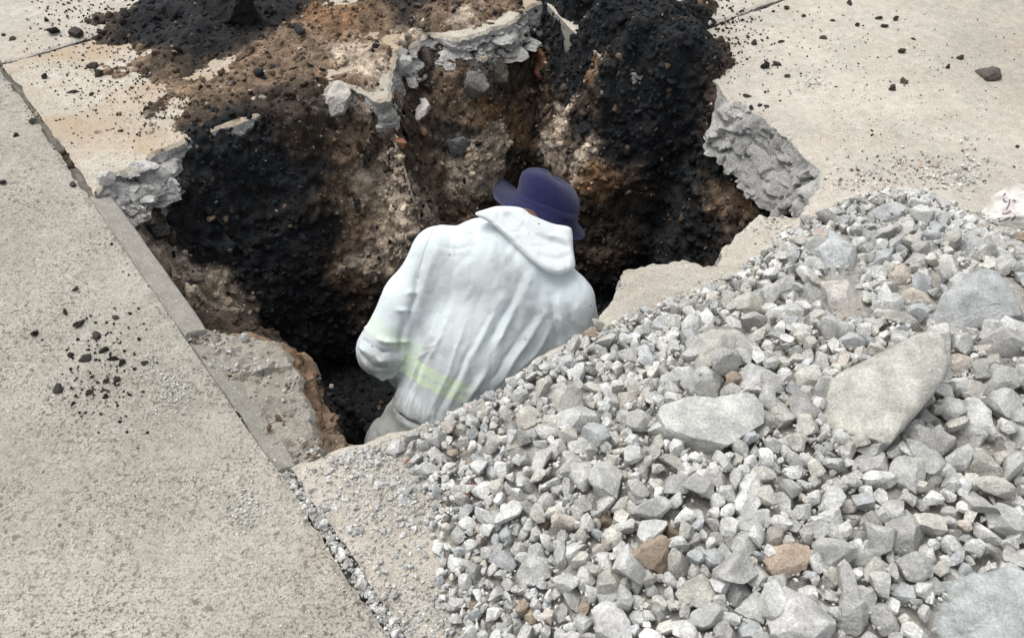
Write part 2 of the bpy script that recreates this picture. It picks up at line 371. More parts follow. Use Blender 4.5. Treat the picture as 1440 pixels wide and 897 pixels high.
def build_pit(NA=760, NR=110, NF=40):
    ctl = np.array([(*xy(a, b), z, s, r) for a, b, z, s, r in PIT])
    nxt = np.roll(ctl, -1, 0); seg = np.linalg.norm((nxt - ctl)[:, :2], axis=1); cum = np.concatenate([[0], np.cumsum(seg)])
    u = np.linspace(0, cum[-1], NA, endpoint=False); k = np.clip(np.searchsorted(cum, u, 'right') - 1, 0, len(ctl) - 1)
    t = ((u - cum[k]) / seg[k])[:, None]; A = ctl[k] * (1 - t) + nxt[k] * t
    for _ in range(4): A = (np.roll(A, 1, 0) + 2 * A + np.roll(A, -1, 0)) / 4
    q, zl, sh, rn = A[:, :2], A[:, 2], A[:, 3], A[:, 4]
    d = CEN - q; dist = np.linalg.norm(d, axis=1); d /= dist[:, None]
    rings = [np.column_stack([q - d * 0.06, zl])]
    prof = np.linspace(0, 1, NR)
    for s in prof:
        # shelf first, then the wall
        a = np.clip(s / 0.25, 0, 1); b = np.clip((s - 0.25) / 0.75, 0, 1)
        shelf = sh > 0.005
        a2 = np.where(shelf, a, 0); b2 = np.where(shelf, b, s)
        hx = sh * a2 + rn * (b2 ** 0.85)
        zz = zl - sh * 0.45 * a2 + (FLOOR - (zl - sh * 0.45 * a2)) * b2
        rings.append(np.column_stack([q + d * hx[:, None], zz]))
    base = rings[-1][:, :2]; dd = CEN - base
    for f in np.linspace(0, 1, NF + 1)[1:]:
        f2 = f ** 1.0 * 0.995
        rings.append(np.column_stack([base + dd * f2, np.full(NA, FLOOR) - 0.02 * f]))
    V = np.concatenate(rings); R = len(rings)
    i = np.arange(NA); j = (i + 1) % NA; F = []
    for r in range(R - 1): F.append(np.stack([r * NA + i, r * NA + j, (r + 1) * NA + j, (r + 1) * NA + i], 1))
    F = np.concatenate(F)
    for _ in range(1):
        Nn = vnormals(V, F)
        if Nn[:, 2].mean() < 0: F = F[:, ::-1]; Nn = -Nn
    ringi = np.repeat(np.arange(R), NA)
    amp = smooth(0, 6, ringi) * (0.25 + 0.75 * np.clip(np.tile(rn, R) / 0.2, 0, 1))
    disp = 0.055 * fbm(V, 5, 3, 21) + 0.03 * np.abs(fbm(V, 16, 3, 22)) + 0.02 * fbm(V, 42, 3, 23)
    V = V + Nn * (amp * disp)[:, None]
    return V, F
PV, PF = build_pit()
pit_bvh = bvh_of(PV, PF)
BLOBS = [  # px, py, radius px, colour, strength
    (330, 220, 75, BLACK, 1.6), (310, 320, 75, BLACK, 1.6), (400, 260, 55, BLACK, 1.2), (380, 370, 70, BLACK, 1.6), (430, 450, 70, BLACK, 1.8), (460, 540, 70, BLACK, 2), (420, 190, 35, DBR, 1.2), (440, 330, 28, BLACK, 1.0),
    (500, 600, 80, BLACK, 2), (180, 265, 32, PALE, 1.5), (215, 280, 25, PALE, 1.2), (235, 250, 22, PALE, .9), (195, 320, 22, TAN, 1.1), (225, 355, 26, TAN, 1.3), (255, 390, 30, TAN, 1.4), (300, 420, 40, TAN, 1.3), (225, 325, 20, DBR, .9), (330, 440, 35, TAN, 1.2),
    (470, 140, 22, PALE, 1.1), (520, 165, 30, TAN, 1.0), (500, 200, 34, BRN, 1.4), (480, 260, 30, BRN, 1.0), (545, 330, 44, TAN, 1.1), (600, 300, 40, TAN, 1.2), (660, 240, 38, TAN, 1.2), (560, 240, 36, TAN, 1.1), (700, 225, 30, TAN, 1.0), (520, 250, 40, TAN, 1.1), (500, 330, 35, BRN, 1.2), (530, 360, 40, TAN, .9), (490, 400, 30, BRN, 1.0), (505, 450, 34, DBR, 1.2), (560, 290, 45, TAN, .9), (600, 260, 40, BRN, 1.0),
    (580, 200, 40, BRN, 1.3), (560, 140, 22, BRN, 1.2), (600, 120, 30, DBR, .9), (640, 110, 30, BRN, 1.2), (690, 90, 30, GRY, 1.0), (640, 150, 28, BRN, 1.0), (690, 160, 28, ORG, 1.1), (730, 175, 28, ORG, 1.0), (640, 200, 25, GRY, 1.2), (700, 200, 28, TAN, 1.2), (600, 225, 26, BRN, 1.0),
    (740, 150, 30, BRN, 1.1), (790, 160, 30, TAN, 1.2), (780, 205, 34, TAN, 1.5), (720, 215, 20, BLACK, 1.0), (820, 185, 20, BLACK, .9), (830, 225, 30, TAN, 1.1), (830, 270, 26, ORG, 1.6), (850, 250, 24, ORG, 1.2), (640, 260, 30, TAN, .8), (640, 290, 30, BRN, .9),
    (760, 50, 24, BLACK, 1.6), (790, 80, 26, BLACK, 1.4), (760, 88, 16, ORG, 1.0), (830, 105, 18, ORG, 1.0), (870, 110, 35, BLACK, 1.6), (930, 140, 55, BLACK, 2.0), (880, 180, 45, BLACK, 1.6), (950, 220, 60, BLACK, 2.0), (900, 260, 40, DBR, 1.3), (930, 320, 60, BLACK, 2.0),
    (880, 340, 50, DBR, 1.5), (860, 300, 30, DBR, 1.3), (1000, 180, 26, DBR, 1.2), (1010, 230, 26, BRN, 1.2), (1020, 280, 28, BRN, 1.5), (1060, 290, 26, ORG, .9), (1020, 330, 30, DBR, 1.5), (980, 330, 40, BLACK, 1.4), (840, 400, 50, DBR, 1.6),
    (425, 560, 26, BRN, 1.1), (410, 590, 14, ORG, .8)]
def paint(V, blobs, bvh, base, warp=0.085, wseed=31, zdef=0.0):
    Vw = V + warp * np.stack([fbm(V, 9, 3, wseed), fbm(V, 9, 3, wseed + 7), fbm(V, 9, 3, wseed + 14)], 1) + 0.025 * np.stack([fbm(V, 34, 3, wseed + 1), fbm(V, 34, 3, wseed + 8), fbm(V, 34, 3, wseed + 15)], 1)
    acc = np.tile(np.array(base), (len(V), 1)) * 0.02; wsum = np.full(len(V), 0.02)
    for px, py, r, c, s in blobs:
        h, n_, dep, _ = cast(bvh, px, py) if bvh is not None else (None,) * 4
        if h is None: h = P(px, py, zdef); dep = (h - CAMP) @ E_F
        rr = r * dep / FPX
        d2 = ((Vw - h) ** 2).sum(1) / (rr * rr)
        wt = s * np.exp(-1.3 * d2); wt = wt ** 3.2
        acc += wt[:, None] * np.array(c); wsum += wt
    return acc / wsum[:, None]
PC = paint(PV, BLOBS, pit_bvh, DBR)
mot = fbm(PV, 26, 4, 77); PC = PC * (1 + 0.55 * mot)[:, None]
fl = smooth(FLOOR + .25, FLOOR + .05, PV[:, 2])[:, None]; PC = PC * (1 - fl) + np.array(BLACK) * .7 * fl  # floor goes near black: black soil with the shade of the hole painted in
lite = smooth(0.28, 0.5, fbm(PV, 60, 3, 91))[:, None] * smooth(0.02, 0.1, PC.mean(1))[:, None]
PC = PC * (1 - 0.5 * lite) + 0.5 * lite * np.array((0.42, 0.34, 0.25))
o = link('pit', make_mesh('pit', PV, PF, True, PC, [M_SOIL])); tag(o, kind='structure')
slab('broken_ledge', [(onJ(246, 462, 0.012), 'e')] + [(xy(*p), 'e') for p in LEDGE[1:-1]] + [(onJ(404, 656, 0.012), 'b')], 0.12, M_LEDGE, pave, ztop=ledge_z, seed=8, inset=0.012, grid=.011)

# hole outline (for masks)
HOLE = np.array([onJ(128, 274)] + [xy(*p) for p in LIP_D[1:]] + [xy(768, 4), xy(800, 38), xy(850, 84)] + [xy(*p) for p in LIP_F[::-1]] + [xy(*p) for p in LIP_C[::-1]])
# ------------------------------------------------------------------ soil thrown onto the slabs
def spill(name, blobs, x0, x1, y0, y1, res, base, label, thin=1.0):
    nx, ny = int((x1 - x0) / res), int((y1 - y0) / res)
    gx, gy = np.meshgrid(np.linspace(x0, x1, nx), np.linspace(y0, y1, ny), indexing='ij')
    X = np.column_stack([gx.ravel(), gy.ravel()]); X3 = np.column_stack([X, np.zeros(len(X))])
    Xw = X + 0.07 * np.stack([fbm(X3, 7, 3, 3), fbm(X3, 7, 3, 13)], 1)
    H = np.full(len(X), -0.03)
    for px, py, r, hgt, c in blobs:
        p = P(px, py); dep = (p - CAMP) @ E_F; rr = r * dep / FPX
        d2 = ((Xw - p[:2]) ** 2).sum(1) / rr ** 2
        H = H + (hgt * thin + 0.03) * np.exp(-1.4 * d2)
    H = np.minimum(H, 0.16)
    H += 0.024 * fbm(X3, 11, 4, 41) + 0.012 * fbm(X3, 40, 3, 43) + 0.006 * fbm(X3, 110, 2, 44)
    dh = sdist(X, HOLE)
    H = np.where(dh > -0.02, H - (dh + 0.02) * 2.2, H)
    V = np.column_stack([X, H])
    idx = np.arange(nx * ny).reshape(nx, ny)
    F = np.stack([idx[:-1, :-1].ravel(), idx[1:, :-1].ravel(), idx[1:, 1:].ravel(), idx[:-1, 1:].ravel()], 1)
    keep = (H[F].max(1) > -0.02) | (dh[F].max(1) > -0.03)
    keep &= (dh[F].min(1) < 0.10) & (H[F].max(1) > -0.04 - 2.4 * np.clip(dh[F].max(1), 0, 1)) & ((H[F].max(1) > -0.02) | (H[F].max(1) > -0.25) & (dh[F].max(1) > 0.0) & (dh[F].max(1) < 0.1) & (H[F].max(1) > -0.035 - 2.2 * (dh[F].max(1) + .02)))
    F = F[keep]
    used = np.unique(F); rm = np.full(len(V), -1); rm[used] = np.arange(len(used)); V = V[used]; F = rm[F]
    C = paint(V, [(a, b, r * 1.15, c, 1.3) for a, b, r, h_, c in blobs], None, base)
    C = C * (1 + 0.5 * fbm(V, 30, 4, 55))[:, None]
    o = link(name, make_mesh(name, V, F, True, C, [M_SOIL])); tag(o, label, 'soil', kind='stuff')
    return V, F, C
SP1 = [(230, 20, 70, .05, BLACK), (300, 40, 80, .06, BLACK), (200, 45, 45, .025, BLACK), (330, 25, 60, .07, BLACK), (270, 75, 50, .03, BLACK), (400, 10, 50, .05, BLACK), (240, 100, 40, .018, DBR), (420, 60, 60, .035, BRN), (480, 30, 60, .05, ORG), (360, 100, 60, .018, BRN),
       (440, 100, 45, .025, BRN), (300, 130, 45, .006, BRN), (500, 80, 45, .035, TAN), (590, 15, 55, .08, BLACK), (530, 30, 40, .05, BRN), (560, 5, 40, .08, BLACK), (650, 5, 50, .06, BRN), (330, 160, 50, .012, DBR), (290, 165, 32, .012, DBR), (250, 175, 22, .004, DBR), (400, 140, 50, .02, DBR), (440, 130, 30, .03, DBR), (700, 0, 30, .05, BLACK), (210, -30, 60, .05, BLACK),
       (320, -40, 80, .08, BLACK), (450, -40, 80, .05, BRN), (600, -50, 80, .08, BLACK), (700, -60, 60, .05, BRN), (215, 150, 18, 0.0, DBR), (130, 30, 25, 0.002, DBR), (575, 52, 26, .02, TAN), (620, 30, 36, .035, BRN), (660, 34, 26, .02, TAN), (690, 22, 28, .025, BRN), (725, 6, 22, .03, DBR), (535, 95, 34, .02, TAN), (500, 115, 26, .016, BRN), (520, 125, 20, .012, TAN), (545, 75, 22, .02, BRN),
       (170, 95, 60, -.010, BRN), (230, 130, 50, -.006, BRN), (150, 45, 45, -.008, DBR), (200, 185, 40, -.012, TAN), (110, 140, 50, -.016, TAN), (290, 150, 40, .0, BRN)]
SP2 = [(830, 10, 50, .10, BLACK), (880, 30, 55, .12, BLACK), (930, 60, 55, .13, BLACK), (960, 30, 40, .07, BLACK), (990, 15, 30, .03, DBR), (900, 80, 40, .12, BLACK), (970, 85, 40, .09, BLACK), (860, 60, 30, .07, BLACK), (1005, 70, 25, .012, DBR), (800, -20, 50, .08, BLACK), (900, -30, 80, .08, BLACK), (860, -80, 90, .07, DBR), (1000, 100, 20, .03, DBR), (1015, 88, 22, .006, DBR), (870, 90, 26, .10, BLACK), (806, 22, 22, .07, BLACK), (836, 52, 24, .09, BLACK), (790, 2, 22, .07, BLACK), (940, 100, 30, .10, BLACK), (1000, 108, 18, .05, DBR)]
s1 = spill('soil_spill', SP1, -2.4, 0.25, 2.2, 4.6, 0.009, DBR, 'black and brown soil thrown on the slab behind the hole, left', .6)
s2 = spill('soil_spill', SP2, 0.1, 1.6, 2.2, 4.6, 0.009, BLACK, 'black soil heaped on the slab behind the hole, right')

# ------------------------------------------------------------------ rubble heap bed
HB = np.array([xy(*p) for p in [(552, 624), (598, 596), (652, 562), (736, 512), (826, 464), (900, 438), (965, 412), (1025, 388), (1072, 350), (1112, 316), (1160, 292), (1215, 272), (1300, 268), (1350, 295), (1400, 325), (1470, 335), (1750, 360)]] +
              [np.array((2.6, 0.2)), np.array((0.0, 0.15))] + [xy(*p) for p in [(640, 960), (622, 890), (606, 800), (598, 720)]])
def heap_h(X):
    d = sdist(X, HB); X3 = np.column_stack([X, np.zeros(len(X))])
    h = 0.17 * smooth(-0.02, 0.62, d) + 0.02 * smooth(0, 0.08, d)
    return h + np.where(d > -0.02, 0.022 * fbm(X3, 4.5, 3, 61) * smooth(0, .2, d), 0), d
hx0, hx1, hy0, hy1, hres = -0.4, 2.7, 0.2, 3.1, 0.016
nx, ny = int((hx1 - hx0) / hres), int((hy1 - hy0) / hres)
gx, gy = np.meshgrid(np.linspace(hx0, hx1, nx), np.linspace(hy0, hy1, ny), indexing='ij')
HX = np.column_stack([gx.ravel(), gy.ravel()])
Hh, Hd = heap_h(HX)
H3 = np.column_stack([HX, Hh])
Hz = Hh - 0.019 + 0.006 * fbm(H3, 45, 3, 66) + np.where(Hd < 0, -0.03, 0)
HV = np.column_stack([HX, Hz]); idx = np.arange(nx * ny).reshape(nx, ny)
HF = np.stack([idx[:-1, :-1].ravel(), idx[1:, :-1].ravel(), idx[1:, 1:].ravel(), idx[:-1, 1:].ravel()], 1)
HF = HF[(Hd[HF].max(1) > -0.01) & (sdist(HX, HOLE)[HF].max(1) < -.004)]
used = np.unique(HF); rm = np.full(len(HV), -1); rm[used] = np.arange(len(used)); HV2 = HV[used]; HF2 = rm[HF]
hc = np.array((0.32, 0.305, 0.275)) * (1 + 0.3 * fbm(HV2, 14, 4, 67))[:, None]
o = link('rubble_fines', make_mesh('rubble_fines', HV2, HF2, True, hc, [M_GRAVEL])); tag(o, 'grey dust and fine grit bedding the rubble heap', 'grit', kind='stuff')
heap_bvh = bvh_of(np.vstack([HV2, [(-9, -2, -0.0005), (9, -2, -0.0005), (9, 9, -0.0005), (-9, 9, -0.0005)]]), list(HF2) + [[len(HV2), len(HV2) + 1, len(HV2) + 2, len(HV2) + 3]])

# ------------------------------------------------------------------ stones
def ico(sub):
    bm = bmesh.new(); bmesh.ops.create_icosphere(bm, subdivisions=sub, radius=1.0)
    V = np.array([v.co[:] for v in bm.verts]); F = np.array([[v.index for v in f.verts] for f in bm.faces]); bm.free(); return V, F
ICO = {s: ico(s) for s in (1, 2, 3, 4)}
def facet(V, r, k, lo=.55, hi=.85, mask=None):
    for _ in range(k):
        n = r.normal(size=3)
        if mask is not None:
            n = mask(n)
        n /= np.linalg.norm(n)
        s = V @ n; d = r.uniform(lo, hi) * s.max()
        ex = np.clip(s - d, 0, None); V = V - ex[:, None] * n * 0.97
    return V
def gen_stone(seed, sub):
    r = np.random.default_rng(seed); V, F = ICO[sub]
    V = V * r.uniform(0.75, 1.25, 3)
    V = facet(V, r, 10, .42, .74)
    if sub > 2: V = V * (1 + 0.07 * fbm(V, 2.2, 4, seed, .6) + .045 * facet_noise(V, 1.6, seed))[:, None]
    return V / np.sqrt((V ** 2).sum(1).mean()) * 0.95, F
def finish(me, ang=24):
    me.set_sharp_from_angle(angle=math.radians(ang))
GREY, BLUE, WHITE, BEI, PNK, BROWN, TANC, DGR = (0.485, 0.482, 0.455), (0.44, 0.455, 0.45), (0.605, 0.603, 0.575), (0.50, 0.485, 0.435), (0.50, 0.45, 0.395), (0.31, 0.25, 0.195), (0.46, 0.375, 0.285), (0.40, 0.395, 0.375)
CN = {'g': (GREY, 'pale grey'), 'b': (BLUE, 'bluish grey'), 'w': (WHITE, 'whitish'), 'e': (BEI, 'beige'), 'p': (PNK, 'pinkish beige'), 'n': (BROWN, 'brown'), 't': (TANC, 'tan'), 'd': (DGR, 'dark grey')}

def outline_stone(name, poly, bvh, colr, seed, thick=0.75, flat=None, lift=0.78, mat=None, nth=60, nph=26, rough=0.10, planes=11, ex=0.62, tilt=0.34):
    r = np.random.default_rng(seed)
    poly = np.array(poly, float)
    q = np.roll(poly, -1, 0); cr = poly[:, 0] * q[:, 1] - q[:, 0] * poly[:, 1]; A = cr.sum() / 2
    c = ((poly + q) * cr[:, None]).sum(0) / (6 * A)
    hit, nn, dep, _ = cast(bvh, *c)
    if hit is None: hit = P(*c); dep = (hit - CAMP) @ E_F
    rp = math.sqrt(abs(A) / math.pi); rad = rp * dep / FPX
    dep2 = dep - lift * rad
    ctr = W(c[0], c[1], dep2); s = dep2 / FPX
    th = np.linspace(0, 2 * math.pi, nth, endpoint=False); R = np.zeros(nth)
    for i, t in enumerate(th):
        d = np.array([math.cos(t), math.sin(t)])
        for a, b in zip(poly, q):
            e = b - a; den = d[0] * e[1] - d[1] * e[0]
            if abs(den) < 1e-9: continue
            ac = a - c; u = (ac[0] * e[1] - ac[1] * e[0]) / den; v = (ac[0] * d[1] - ac[1] * d[0]) / den
            if u > 0 and -1e-6 <= v <= 1 + 1e-6: R[i] = max(R[i], u)
    R = R * s * 1.04
    ph = np.linspace(-math.pi / 2, math.pi / 2, nph)[1:-1]
    V = []
    for p_ in ph:
        cc = math.cos(p_) ** ex; ss = math.copysign(abs(math.sin(p_)) ** ex, p_)
        V.append(np.stack([R * np.cos(th) * cc, -R * np.sin(th) * cc, np.full(nth, thick * rad * ss)], 1))
    V = np.concatenate(V + [np.array([[0, 0, -thick * rad], [0, 0, thick * rad]])])
    F = []; m = len(ph)
    for k in range(m - 1):
        for i in range(nth):
            j = (i + 1) % nth; F.append((k * nth + i, k * nth + j, (k + 1) * nth + j)); F.append((k * nth + i, (k + 1) * nth + j, (k + 1) * nth + i))
    for i in range(nth):
        j = (i + 1) % nth; F.append((m * nth, j, i)); F.append((m * nth + 1, (m - 1) * nth + i, (m - 1) * nth + j))
    F = np.array(F)[:, ::-1]
    if flat is not None:
        n = np.array(flat, float); n /= np.linalg.norm(n); sp = V @ n; d = 0.42 * sp.max(); V = V - np.clip(sp - d, 0, None)[:, None] * n
    V = facet(V, r, planes, .46, .82, lambda n: np.array([n[0] * .8, n[1] * .8, abs(n[2]) + .35]))
    U = V / rad
    V = V * (1 + rough * fbm(U, 1.9, 5, seed % 97, 0.62) + .5 * rough * facet_noise(U, 1.8, seed % 89) + .25 * rough * facet_noise(U, 4.2, seed % 83))[:, None]
    ct, st_ = math.cos(tilt), math.sin(tilt)
    Wd = V[:, :1] * E_R + V[:, 1:2] / ct * (E_U * ct + E_F * st_) + V[:, 2:3] * (E_U * st_ - E_F * ct)
    # orientation check
    a = Wd[F[:, 0]]; b = Wd[F[:, 1]]; c3 = Wd[F[:, 2]]
    if (np.einsum('ij,ij->i', np.cross(b - a, c3 - a), a)).sum() < 0: F = F[:, ::-1]
    me = make_mesh(name, Wd, F, True, None, [mat or M_STONE]); finish(me)
    o = link(name, me, None, ctr); o.color = (*colr, 1)
    return o, ctr, rad, c, rp

